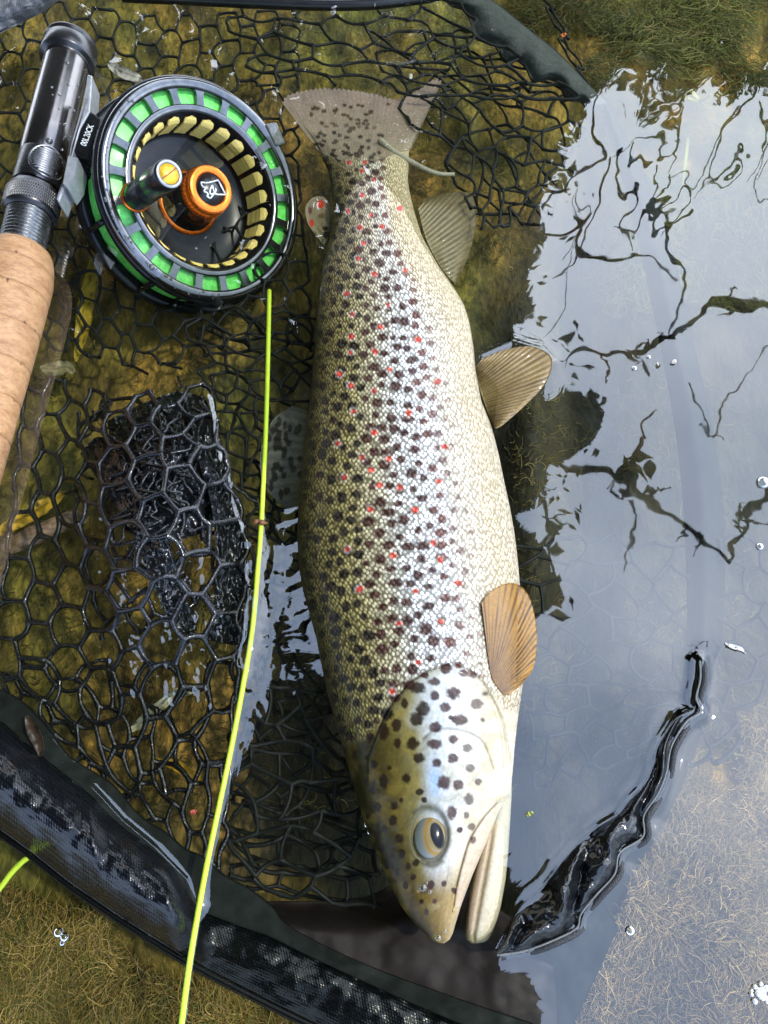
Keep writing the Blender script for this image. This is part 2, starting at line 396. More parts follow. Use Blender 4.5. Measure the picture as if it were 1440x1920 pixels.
def water_height(PX, PY):
    z = np.zeros(PX.shape)
    z += .0016 * np.exp(-pdist(PX, PY, LINE[3:]) / 21) * sstep(620, 1050, PY)
    z += .0016 * np.exp(-pdist(PX, PY, resample(STRIP_R, 60)) / 18)
    z += .0008 * np.exp(-pdist(PX, PY, resample(STRIP_L, 60)) / 14)
    z += .0014 * np.exp(-pdist(PX, PY, RIM_IN) / 13)
    z += .0024 * np.exp(-pdist(PX + 26 * (fbm(PX / 45, PY / 45, 33, 2) - .5), PY, resample(MOUND_R, 40)) / 19)
    z += .0012 * np.exp(-pdist(PX, PY, [(-20, 95), (30, 60), (75, 25), (115, -10)]) / 12)
    z += .0010 * np.exp(-pdist(PX, PY, [(900, 665), (960, 640), (1010, 655), (1035, 680), (1020, 730)]) / 12)
    # film caught in the lower cells of the raised net
    m = np.exp(-(((PX - 330) / 130) ** 2 + ((PY - 1190) / 150) ** 2))
    z += .0035 * m * (fbm(PX / 30, PY / 42, 5, 3) - .5)
    m = np.exp(-(((PX - 770) / 75) ** 2 + ((PY - 110) / 95) ** 2))
    z += .0022 * m * (fbm(PX / 26, PY / 18, 6, 3) - .5)
    m = np.exp(-(((PX - 250) / 70) ** 2 + ((PY - 1010) / 150) ** 2))
    z += .003 * m * (fbm(PX / 24, PY / 32, 8, 3) - .5)
    m = np.exp(-(((PX - 540) / 60) ** 2 + ((PY - 1110) / 140) ** 2))
    z += .00022 * m * np.sin(PY / 6.5 + .05 * PX + 9 * fbm(PX / 60, PY / 45, 12, 2)) * (fbm(PX / 50, PY / 30, 19, 2) * 1.6 - .3)
    # running ripples in the far right corner
    m = sstep(1020, 1150, PX) * sstep(560, 330, PY) * sstep(60, 200, PY)
    ph = (PX * .9 + PY * .42) / 12.5 + 4.5 * fbm(PX / 90, PY / 90, 14, 3)
    z += .00004 * m * np.sin(ph) + .00004 * m * np.sin(ph * .57 + 1.3 + PY / 31)
    z += .0006 * (fbm(PX / 260, PY / 260, 17, 2) - .5) + .00005 * (fbm(PX / 70, PY / 80, 18, 2) - .5)
    return z
gx = np.linspace(-200, 1640, 620); gy = np.linspace(-160, 2080, 740)
PX, PY = np.meshgrid(gx, gy, indexing='ij')
ed = np.minimum.reduce([PX - gx[0], gx[-1] - PX, PY - gy[0], gy[-1] - PY])
WV = P(PX, PY, 0); WV[..., 2] = water_height(PX, PY) * sstep(0, 60, ed)
F1 = gridF(len(gx), len(gy))[:, ::-1]
cs = [WV[0, -1], WV[-1, -1], WV[-1, 0], WV[0, 0]]
V2, F2 = frame_sheet(cs, 30, 0)
def water_material():
    m, n, out = new_mat('clear_stream_water'); L = n.links.new
    tr = N(n, 'ShaderNodeBsdfTransparent'); tr.inputs[0].default_value = (.91, .92, .85, 1)
    gl = N(n, 'ShaderNodeBsdfGlossy', Roughness=.016); gl.inputs[0].default_value = (1, 1, 1, 1)
    tc = N(n, 'ShaderNodeTexCoord'); nz = N(n, 'ShaderNodeTexNoise', Scale=35, Detail=2); L(tc.outputs['Object'], nz.inputs['Vector'])
    bp = N(n, 'ShaderNodeBump', Strength=.25, Distance=.0004); L(nz.outputs['Fac'], bp.inputs['Height'])
    L(bp.outputs[0], gl.inputs['Normal'])
    ge = N(n, 'ShaderNodeNewGeometry')
    dt = N(n, 'ShaderNodeVectorMath', operation='DOT_PRODUCT'); L(ge.outputs['Incoming'], dt.inputs[0]); L(ge.outputs['Normal'], dt.inputs[1])
    ab = N(n, 'ShaderNodeMath', operation='ABSOLUTE'); L(dt.outputs['Value'], ab.inputs[0])
    om = N(n, 'ShaderNodeMath', operation='SUBTRACT'); om.inputs[0].default_value = 1; L(ab.outputs[0], om.inputs[1])
    pw = N(n, 'ShaderNodeMath', operation='POWER'); L(om.outputs[0], pw.inputs[0]); pw.inputs[1].default_value = 5
    fr = N(n, 'ShaderNodeMath', operation='MULTIPLY_ADD'); L(pw.outputs[0], fr.inputs[0]); fr.inputs[1].default_value = 1 - WATER_F0; fr.inputs[2].default_value = WATER_F0
    ms = N(n, 'ShaderNodeMixShader'); L(fr.outputs[0], ms.inputs[0]); L(tr.outputs[0], ms.inputs[1]); L(gl.outputs[0], ms.inputs[2])
    L(ms.outputs[0], out.inputs[0]); return m
WATER_F0 = .092
water = mk('water', *join([(WV.reshape(-1, 3), F1), (V2, F2)]), water_material()); water['kind'] = 'structure'
#@@END
# ------------------------------------------------------------------ trees overhead (seen mirrored in the water)
def up(px, py, h):
    """where the mirrored ray through the water at (px, py) reaches height h"""
    p = P(px, py, 0); c = np.array([0, 0, -H])
    return c + (p - c) * ((np.asarray(h, float) + H) / H)[..., None]
bark = mat('wet_dark_bark', (.035, .028, .018), .8, var=.4, vs_=20, bump=.004, bs=60)
leafm = mat('canopy_leaf', (.03, .045, .012), .6, attr='Col', var=.25, vs_=20, transl=.15)
def limb(parent, poly, h0, h1, r0, r1, name='branch'):
    q = resample(poly, 28); hh = np.linspace(h0, h1, 28)
    pts = up(q[:, 0], q[:, 1], hh)
    jit = np.stack([fbm(np.arange(28) * .35, np.full(28, k + poly[0][0]), 40 + k, 2) - .5 for k in range(3)], -1) * .12
    V, F = tube(pts + jit * .25, .44 * np.linspace(r0, r1, 28) * (.7 + .7 * fbm(np.arange(28) * .6, np.full(28, poly[0][1] * .37), 44, 2)), 7)
    return mk(name, V, F, bark, parent)
def leaf_cloud(parent, regions, seed, big=1.0):
    r = np.random.default_rng(seed); cs = []; 
    for poly, n, h0, h1 in regions:
        p = np.array(poly, float)
        x = r.uniform(p[:, 0].min(), p[:, 0].max(), n); y = r.uniform(p[:, 1].min(), p[:, 1].max(), n)
        ex = 55 * (fbm(x / 70, y / 70, seed, 3) - .5) * 2; ey = 55 * (fbm(x / 70, y / 70, seed + 50, 3) - .5) * 2
        k = inpoly(x + ex, y + ey, poly)
        cs.append(up(x[k], y[k], r.uniform(h0, h1, k.sum())))
    C = np.vstack(cs); n = len(C)
    a = r.uniform(0, 6.28, n); tl = r.normal(0, .5, (n, 2)); s = r.uniform(.07, .13, n) * big
    d = np.stack([np.cos(a), np.sin(a), tl[:, 0]], -1); e = np.stack([-np.sin(a), np.cos(a), tl[:, 1]], -1) * .45
    V = np.stack([C - d * s[:, None] * .5, C - e * s[:, None] * .5, C + d * s[:, None] * .5 , C + e * s[:, None] * .5], 1).reshape(-1, 3)
    F = np.arange(4 * n).reshape(-1, 4)
    base = np.array([(.030, .048, .012), (.042, .056, .014), (.022, .034, .010), (.055, .05, .016)])[r.integers(0, 4, n)]
    return mk('foliage', V, F, leafm, parent, col=np.repeat(base, 4, 0), smooth=False)
tree = thing('overhanging_tree', 'dense leafy tree hanging over the left bank of the stream', 'tree', (-2.6, .6, -.1))
tr_pts = np.array([(-2.6, .6, -.1), (-2.55, .6, .9), (-2.35, .65, 1.7), (-1.9, .8, 2.4), (-1.2, 1.0, 2.9), (-.3, 1.2, 3.1)])
mk('trunk', *tube(resample(tr_pts, 24), np.linspace(.16, .05, 24), 12), bark, tree)
leaf_cloud(tree, [
    ([(-1500, -1200), (900, -1200), (900, 980), (600, 990), (525, 1050), (525, 1190), (640, 1290), (700, 1480), (700, 2700), (-1500, 2700)], 150000, 1.7, 3.3),
    ([(850, 250), (1000, 330), (1010, 440), (940, 470), (1000, 560), (980, 650), (905, 700), (1060, 740), (1100, 800), (1010, 870), (990, 990), (1025, 1080), (985, 1140), (850, 1140)], 0, 1.8, 2.6),
    ([(860, -1200), (2300, -1200), (2300, -200), (1500, 140), (1080, 165), (1000, 340), (860, 340)], 60000, 1.8, 3.2),
    ([(690, 1470), (880, 1520), (900, 1740), (1000, 1800), (1010, 2700), (690, 2700)], 12000, 1.7, 2.6),  # added leaves, standing in for the dark reflection of the person behind the camera
], 5)
leaf_cloud(tree, [([(-4800, -3200), (900, -3200), (900, -1100), (-1400, -1100), (-1400, 2600), (1000, 2600), (1000, 5000), (-4800, 5000)], 30000, 2.2, 3.4)], 6, 3.2)  # coarse outer leaves, added unseen to darken what the rim sleeve reflects
leaf_cloud(tree, [([(850, 250), (1000, 330), (1010, 440), (940, 470), (1000, 560), (980, 650), (905, 700), (1060, 740), (1100, 800), (1010, 870), (990, 990), (1025, 1080), (985, 1140), (850, 1140)], 26000, 1.8, 2.5), ([(960, 60), (1560, 60), (1560, 190), (1250, 215), (1120, 190), (1060, 330), (960, 420)], 5000, 1.9, 2.6), ([(860, 300), (1080, 300), (1090, 560), (1120, 800), (1040, 1160), (860, 1160)], 250, 1.8, 2.5)], 9, .45)
B = lambda *a, **k: limb(tree, *a, **k)
B([(1520, 590), (1440, 577), (1350, 572), (1310, 600), (1240, 632), (1190, 655), (1130, 664), (1085, 650), (1060, 652), (1064, 690)], 2.0, 2.0, .034, .012)
B([(1190, 655), (1230, 640), (1280, 612)], 2.0, 2.0, .03, .02)
B([(1118, 664), (1132, 690), (1124, 715)], 2.0, 2.0, .012, .007)
B([(1000, 845), (1045, 850), (1100, 878), (1160, 905), (1210, 935), (1270, 970), (1330, 1025), (1370, 1058)], 2.1, 2.1, .022, .013)
B([(1370, 1058), (1382, 1020), (1410, 995), (1420, 950), (1450, 915)], 2.1, 2.1, .013, .02)
B([(1165, 905), (1190, 870), (1210, 830), (1215, 790), (1245, 768)], 2.1, 2.1, .024, .006)
B([(960, 860), (985, 880), (1005, 925), (1030, 985), (1030, 1040), (1048, 1095)], 2.0, 2.0, .02, .009)
B([(1055, 480), (1085, 420), (1090, 350), (1060, 550), (1030, 640)], 2.6, 2.6, .006, .005)
rr = np.random.default_rng(4)
for k in range(17):                                                   # fine twigs of the far crown
    x, y = rr.uniform(1040, 1520), rr.uniform(120, 420)
    a = rr.normal(2.0, .5); L_ = rr.uniform(90, 260)
    q = [(x, y)]
    for j in range(4):
        x += math.cos(a) * L_ / 4; y += math.sin(a) * L_ / 4; a += rr.normal(0, .45); q.append((x, y))
    B(q, 2.7, 2.7, rr.uniform(.018, .034), .008)
for q in ([(1340, 820), (1360, 740), (1400, 700), (1440, 640)], [(1290, 700), (1310, 780), (1360, 830)], [(1180, 930), (1190, 1000), (1170, 1060)]):
    B(q, 3.2, 3.2, .012, .006)

rr = np.random.default_rng(14)                                        # side twigs and a few hanging leaves on the limbs
for base in ([(1440, 577), (1350, 572), (1310, 600), (1240, 632), (1130, 664)], [(1045, 850), (1100, 878), (1160, 905), (1210, 935), (1270, 970), (1330, 1025)], [(985, 880), (1005, 925), (1030, 985), (1030, 1040)], [(1382, 1020), (1410, 995), (1420, 950)]):
    q = resample(base, 40)
    for k in range(6):
        p0 = q[rr.integers(2, 38)]; a = rr.uniform(0, 6.28); l_ = rr.uniform(14, 46)
        B([tuple(p0), (p0[0] + math.cos(a) * l_ * .5, p0[1] + math.sin(a) * l_ * .5), (p0[0] + math.cos(a + .5) * l_, p0[1] + math.sin(a + .5) * l_)], 2.05, 2.05, .011, .004)
leaf_cloud(tree, [([(1020, 690), (1120, 720), (1120, 770), (1010, 780)], 16, 2.0, 2.2), ([(1140, 880), (1200, 870), (1215, 915), (1160, 925)], 10, 2.05, 2.15), ([(1150, 640), (1230, 620), (1240, 660), (1160, 690)], 3, 1.98, 2.04)], 8, .8)

# ------------------------------------------------------------------ the trout
FL = [(232, 566), (258, 586), (285, 602), (300, 604), (314, 614), (346, 621), (398, 626), (446, 619), (498, 605), (540, 599), (600, 593), (650, 590), (700, 586), (750, 581), (800, 574), (850, 569), (900, 564), (950, 560), (1000, 557), (1050, 559), (1100, 566), (1150, 580), (1200, 594), (1250, 603), (1300, 614), (1350, 628), (1400, 642), (1450, 656), (1500, 670), (1550, 686), (1600, 706), (1650, 728), (1700, 752), (1730, 776), (1750, 796), (1762, 808), (1769, 822)]
FR = [(232, 789), (258, 776), (285, 766), (307, 767), (335, 764), (360, 768), (398, 777), (443, 791), (498, 822), (542, 853), (570, 870), (606, 881), (650, 888), (700, 893), (750, 902), (800, 922), (850, 935), (900, 945), (950, 956), (1000, 965), (1050, 971), (1100, 975), (1150, 979), (1200, 982), (1286, 980), (1355, 970), (1400, 965), (1450, 961), (1490, 956), (1518, 936), (1563, 919), (1601, 903), (1643, 885), (1694, 866), (1729, 855), (1750, 849), (1762, 843), (1769, 832)]
def edge_at(tab, y):
    t = np.array(tab, float); yy = np.linspace(t[0, 0], t[-1, 0], 1500); v = np.interp(yy, t[:, 0], t[:, 1])
    k = np.hanning(31); k /= k.sum()
    vp = np.r_[np.full(15, v[0]) + (np.arange(-15, 0)) * (v[1] - v[0]), v, np.full(15, v[-1])]
    s = np.convolve(vp, k, 'valid'); wgt = sstep(1768, 1700, yy)
    return np.interp(y, yy, s * wgt + v * (1 - wgt))
OPERC = [(690, 1420), (713, 1365), (734, 1324), (768, 1282), (803, 1258), (838, 1249), (872, 1254), (900, 1275), (921, 1310), (938, 1338), (950, 1380), (958, 1430)]
PREOP = [(792, 1385), (812, 1370), (838, 1366), (872, 1372), (900, 1386), (914, 1410), (925, 1442)]
def fish_z0(y): return np.interp(y, [150, 300, 420, 600, 900, 1300, 1770], [-.012, -.0095, -.006, -.003, -.0025, .000, .001])
def fish_relief(X, Y):
    d = pdist(X, Y, resample(OPERC, 60), True)            # > 0 on the body's side? see sign below
    z = -.0016 * np.exp(-np.abs(d) / 3.2)
    ins = inpoly(X, Y, OPERC + [(930, 1560), (760, 1600), (690, 1480)])
    z = z + np.where(ins, .0016 * np.exp(-np.abs(d) / 26), 0)
    d2 = pdist(X, Y, resample(PREOP, 40)); z = z - .0011 * np.exp(-d2 / 3)
    dm = pdist(X, Y, resample([(932, 1506), (905, 1535), (880, 1575), (866, 1620), (856, 1660), (850, 1700)], 40), True)
    z = z - .0018 * np.exp(-np.abs(dm) / 3) + .0010 * np.exp(-((dm + 14) / 12) ** 2) * (Y > 1500) * (Y < 1710)
    e = np.sqrt(((X - 806) / 36) ** 2 + ((Y - 1566) / 52) ** 2)
    z = z - .0016 * sstep(1.08, .8, e) + .0002 * np.exp(-((e - 1.15) / .18) ** 2)
    z = z - .0016 * np.exp(-(((X - 790) / 9) ** 2 + ((Y - 1667) / 8) ** 2))
    z = z + .0008 * (fbm(X / 24, Y / 24, 61, 3) - .5) * sstep(1230, 1330, Y)
    return z
NYF, MF = 820, 230
yf = np.linspace(233, 1768.5, NYF)
Lf, Rf = edge_at(FL, yf), edge_at(FR, yf)
phi = np.linspace(0, np.pi, MF)
vv = (1 - np.cos(phi)) / 2
FX = Lf[:, None] + (Rf - Lf)[:, None] * vv[None]; FY = np.repeat(yf[:, None], MF, 1)
halfw = (Rf - Lf) / 2 * .00026
Tk = .60 * halfw * np.interp(yf, [233, 262, 310, 400, 700, 1250, 1500, 1768], [.03, .25, .70, .85, 1.0, 1.0, 1.0, 1.1])
FZ = fish_z0(yf)[:, None] + Tk[:, None] * np.sin(phi)[None] ** .92
FZ = FZ + fish_relief(FX, FY) * np.sin(phi)[None] ** .5
top = P(FX, FY, FZ)
midp = P(FX, FY, np.repeat(fish_z0(yf)[:, None], MF, 1))
bot = midp.copy(); bot[..., 2] -= (Tk[:, None] * .85 * np.sin(phi)[None])
ring = np.concatenate([top, bot[:, -2:0:-1]], 1); NR = ring.shape[1]

def lerpkeys(keys, v):
    k = np.array([q[0] for q in keys]); c = np.array([q[1] for q in keys])
    return np.stack([np.interp(v, k, c[:, i]) for i in range(3)], -1)
Vv = np.repeat(vv[None], NYF, 0)
vw = Vv + .05 * (fbm(FX / 60, FY / 60, 71, 3) - .5)
body = lerpkeys([(0, (.040, .031, .006)), (.10, (.10, .082, .018)), (.24, (.21, .178, .062)), (.38, (.34, .31, .20)), (.52, (.50, .51, .49)), (.66, (.60, .61, .61)), (.76, (.58, .54, .44)), (.9, (.47, .39, .25)), (1, (.42, .36, .25))], vw)  # mid flank whitened: wet highlight painted over the silvery skin
tl = sstep(700, 380, FY)[..., None]
body = body * (1 - tl) + tl * lerpkeys([(0, (.05, .045, .014)), (.2, (.15, .125, .055)), (.45, (.34, .30, .20)), (.62, (.46, .43, .36)), (.75, (.46, .38, .23)), (1, (.46, .38, .23))], vw)
tl2 = sstep(310, 240, FY)[..., None]; body = body * (1 - tl2) + tl2 * np.array([.44, .345, .26])
headm = sstep(1.5, -1.5, pdist(FX, FY, OPERC[::-1], True)) if False else None
HEADPOLY = [(560, 1400), (641, 1402), (690, 1385), (713, 1355), (734, 1322), (768, 1282), (803, 1258), (838, 1249), (872, 1254), (900, 1275), (921, 1305), (945, 1335), (1010, 1345), (1010, 1800), (560, 1800)]
ins = inpoly(FX, FY, HEADPOLY); dd = pdist(FX, FY, HEADPOLY)
hm = sstep(-9, 5, np.where(ins, dd, -dd))[..., None]
hv = Vv + .10 * (fbm(FX / 45, FY / 45, 81, 4) - .5)
head = lerpkeys([(0, (.020, .019, .004)), (.14, (.040, .034, .004)), (.28, (.100, .080, .018)), (.40, (.18, .155, .06)), (.49, (.36, .38, .34)), (.58, (.52, .55, .55)), (.70, (.60, .59, .54)), (.84, (.62, .54, .37)), (1, (.64, .57, .42))], hv)
sn = sstep(1590, 1690, FY)[..., None]
head = head * (1 - sn) + sn * lerpkeys([(0, (.035, .03, .01)), (.3, (.085, .060, .013)), (.6, (.19, .125, .032)), (.85, (.32, .23, .10)), (1, (.45, .36, .22))], hv)
fib = fbm(FX / 3.2 + FY / 9, FY / 14, 87, 3)[..., None]; head = head * (.80 + .4 * fib)
yl = sstep(.50, .72, fbm(FX / 34, FY / 20, 88, 4))[..., None] * sstep(.35, .6, Vv)[..., None]
head = head * (1 - .45 * yl) + .45 * yl * np.array([.36, .32, .17])
blot = sstep(.42, .80, fbm(FX / 20, FY / 26, 83, 4))[..., None] * sstep(.55, .35, Vv)[..., None]
head = head * (1 - .55 * blot) + .55 * blot * np.array([.25, .19, .035])
crown = sstep(.42, .12, Vv)[..., None]; head = head * (1 - crown * np.array([.30, .36, .30]))
colr = body * (1 - hm) + head * (hm * .93) if False else body * (1 - hm) + head * np.array([.94, .92, .90]) * hm
# maxilla: a pinkish tan plate; blue-ish sheen behind the eye
mx_in = inpoly(FX, FY, [(930, 1504), (905, 1533), (880, 1573), (866, 1618), (856, 1665), (853, 1700), (866, 1700), (885, 1643), (904, 1601), (920, 1563), (934, 1518)])
colr[mx_in] = colr[mx_in] * .35 + np.array([.50, .38, .27]) * .65
bl = np.exp(-(((FX - 815) / 12) ** 2 + ((FY - 1462) / 34) ** 2))[..., None]
colr = colr * (1 - .6 * bl) + .6 * bl * np.array([.25, .40, .62])
# dark lines of the gill plates
for ln, s_, k_ in ((OPERC, 3.2, .38), (PREOP, 2.2, .45), ([(932, 1506), (905, 1535), (880, 1575), (866, 1620), (856, 1660)], 2.4, .65), ([(918, 1290), (938, 1345), (948, 1395), (952, 1440)], 1.6, .4), ([(735, 1560), (715, 1500), (700, 1480)], 1.2, .2), ([(905, 1290), (925, 1330), (940, 1380), (944, 1440)], 2.0, .35), ([(846, 1500), (870, 1480), (905, 1440), (915, 1405)], 1.8, .22), ([(760, 1400), (790, 1440), (800, 1500)], 2.0, .18), ([(842, 1610), (838, 1650), (825, 1690)], 1.6, .3), ([(775, 1535), (768, 1570), (780, 1610), (806, 1622)], 2.5, .45), ([(776, 1524), (792, 1514), (806, 1513)], 4, .8), ([(795, 1618), (812, 1624), (828, 1615)], 5, .75), ([(785, 1664), (794, 1670)], 3.2, .8), ([(850, 1258), (885, 1272), (912, 1312)], 5, .25)):
    g = np.exp(-(pdist(FX, FY, resample(ln, 40)) / s_) ** 2)[..., None]; colr = colr * (1 - k_ * g) + k_ * g * np.array([.07, .06, .03])
ee = np.sqrt(((FX - 806) / 36) ** 2 + ((FY - 1566) / 52) ** 2); g = (.75 * np.exp(-((ee - 1.0) / .16) ** 2))[..., None]; colr = colr * (1 - g) + g * np.array([.075, .07, .035])
# spots
spots = []       # x, y, rx, ry, rgb, strength
rs = np.random.default_rng(12)
cand = []
for _ in range(16000):
    y = rs.uniform(250, 1390); L0, R0 = np.interp(y, yf, Lf), np.interp(y, yf, Rf); t = rs.uniform(.02, .82)
    x = L0 + (R0 - L0) * t
    sc_ = np.interp(y, [300, 520, 900, 1300], [.68, .8, 1.0, 1.08]); foresh = .45 + .55 * math.sqrt(max(0, 1 - (2 * t - 1) ** 2))
    lim = .68 if y < 600 else .79
    if t > lim + .05 * math.sin(y / 37): continue
    if inpoly(np.array(x), np.array(y - 6), HEADPOLY): continue
    md = 22.0 * sc_ * rs.uniform(.9, 1.25)
    if any(((x - a) / foresh) ** 2 + (y - b) ** 2 < md * md for a, b in cand): continue
    cand.append((x, y))
    big = rs.uniform(.78, 1.25) * sc_
    if t > .66: big *= np.interp(t, [.66, .82], [.95, .5])
    rx, ry = 10.0 * big * foresh * rs.uniform(.9, 1.2), 8.3 * big * rs.uniform(.85, 1.15)
    c = np.array([.008, .006, .003]) if t < .3 else (np.array([.040, .013, .008]) if t < .62 else np.array([.10, .036, .025]))
    spots.append((x, y, rx, ry, c, .97 if t < .68 else np.interp(t, [.68, .82], [.93, .55]), .17))
print('dark spots', len(spots))
RED = [(654, 305), (684, 304), (679, 321), (701, 337), (680, 366), (653, 396), (696, 403), (717, 425), (674, 427), (682, 455), (672, 485), (701, 514), (760, 507), (651, 550), (727, 571), (660, 589), (750, 391), (713, 613), (660, 631), (784, 637), (703, 659), (658, 661), (637, 701), (730, 693), (820, 715), (658, 723), (702, 733), (663, 772), (767, 774), (703, 811), (633, 832), (834, 837), (729, 860), (679, 857), (646, 895), (696, 881), (712, 909), (750, 913), (823, 903), (695, 955), (778, 955), (813, 1017), (736, 1042), (652, 1030), (674, 1105), (779, 1109), (858, 1093), (825, 1050), (747, 1169), (827, 1167), (784, 1242), (735, 1295)]
for x, y in RED:
    s_ = np.interp(y, [300, 800, 1250], [.8, 1.0, 1.0]) * rs.uniform(.9, 1.15)
    spots.append((x, y, 9.5 * s_, 9 * s_, np.array([.45, .43, .36]), .55, .2))
    spots.append((x, y, 5.8 * s_, 5.6 * s_, np.array([.62, .045, .02]) * (1 - .35 * rs.uniform()) + np.array([0, .02, .012]) * rs.uniform(), .95, .3))
HS = [(784, 1290, 12, 10), (815, 1278, 10, 7), (815, 1304, 8, 8), (851, 1300, 12, 10), (793, 1329, 12, 11), (782, 1348, 12, 12), (835, 1326, 9, 8), (862, 1350, 14, 10), (817, 1364, 12, 9), (759, 1319, 6, 9), (744, 1359, 8, 12), (720, 1372, 8, 15), (745, 1394, 6, 8), (774, 1395, 11, 11), (786, 1421, 10, 9), (815, 1395, 12, 9), (850, 1386, 8, 7), (876, 1402, 8, 8), (819, 1430, 8, 8), (849, 1422, 9, 9), (882, 1439, 8, 7), (833, 1468, 11, 12), (860, 1471, 9, 9), (897, 1466, 6, 6), (879, 1499, 8, 10), (847, 1523, 9, 12), (761, 1459, 7, 8), (701, 1434, 6, 7), (719, 1466, 7, 14), (685, 1464, 5, 8), (697, 1480, 5, 6), (739, 1511, 6, 7), (709, 1513, 6, 7), (737, 1539, 8, 9), (787, 1485, 7, 6), (893, 1320, 11, 9), (664, 1416, 5, 8), (647, 1407, 4, 7), (706, 1352, 6, 6), (694, 1386, 5, 6), (749, 1572, 8, 8), (753, 1601, 7, 8), (765, 1624, 5, 6), (775, 1644, 5, 6), (780, 1617, 6, 7), (808, 1659, 6, 8), (832, 1657, 5, 6), (851, 1670, 5, 6), (800, 1710, 4, 5), (726, 1622, 5, 8), (884, 1550, 7, 7), (862, 1556, 5, 5), (875, 1528, 5, 6), (707, 1566, 4, 6), (721, 1553, 5, 7), (744, 1636, 4, 7), (760, 1659, 5, 7), (887, 1575, 5, 6), (675, 1440, 4, 7), (660, 1385, 5, 7), (672, 1350, 6, 7), (730, 1440, 4, 4), (752, 1500, 4, 4), (795, 1500, 5, 5), (690, 1530, 4, 6), (715, 1590, 4, 7), (735, 1605, 4, 6), (815, 1690, 4, 4), (790, 1690, 4, 5), (846, 1345, 5, 4), (905, 1350, 4, 4), (910, 1300, 5, 4), (868, 1262, 8, 6), (835, 1258, 6, 5), (888, 1265, 6, 6)]
for x, y, rx, ry in HS:
    rx, ry = rx * 1.14, ry * 1.14
    c = np.array([.016, .009, .004]) if x < 800 else np.array([.045, .022, .02])
    spots.append((x, y, rx, ry, c, .95 if x < 870 else .8, .18))
spotm = np.zeros(FX.shape)
ds = (yf[-1] - yf[0]) / (NYF - 1)
for x, y, rx, ry, c, st, irr in spots:
    i0, i1 = int((y - ry * 2 - yf[0]) / ds), int((y + ry * 2 - yf[0]) / ds) + 2
    i0, i1 = max(i0, 0), min(i1, NYF)
    if i1 <= i0: continue
    xs_, ys_ = FX[i0:i1], FY[i0:i1]
    d = np.sqrt(((xs_ - x) / rx) ** 2 + ((ys_ - y) / ry) ** 2) + irr * 2 * (vnoise(xs_ / 4.2 + x, ys_ / 4.2, 90) - .5) + irr * (vnoise(xs_ / 9 + x, ys_ / 9, 91) - .5)
    m = (sstep(1.2, .72, d) * st)[..., None]
    colr[i0:i1] = colr[i0:i1] * (1 - m) + m * c
    spotm[i0:i1] = np.maximum(spotm[i0:i1], m[..., 0])
pitch = np.interp(yf, [233, 500, 900, 1300, 1400], [5.6, 6.6, 8.0, 9.6, 9.8])
us = np.cumsum(ds / pitch)[:, None] + np.zeros(MF)[None]; ws = (phi * 26)[None] + np.zeros(NYF)[:, None]
suv = np.stack([(us + ws) * .7071, (us - ws) * .7071, us * 0], -1)
smask = (1 - hm[..., 0]) * sstep(245, 320, FY) * np.interp(Vv, [0, .68, .85, 1], [1, 1, .75, .65])
def wrap(a): return np.concatenate([a, a[:, -2:0:-1]], 1)
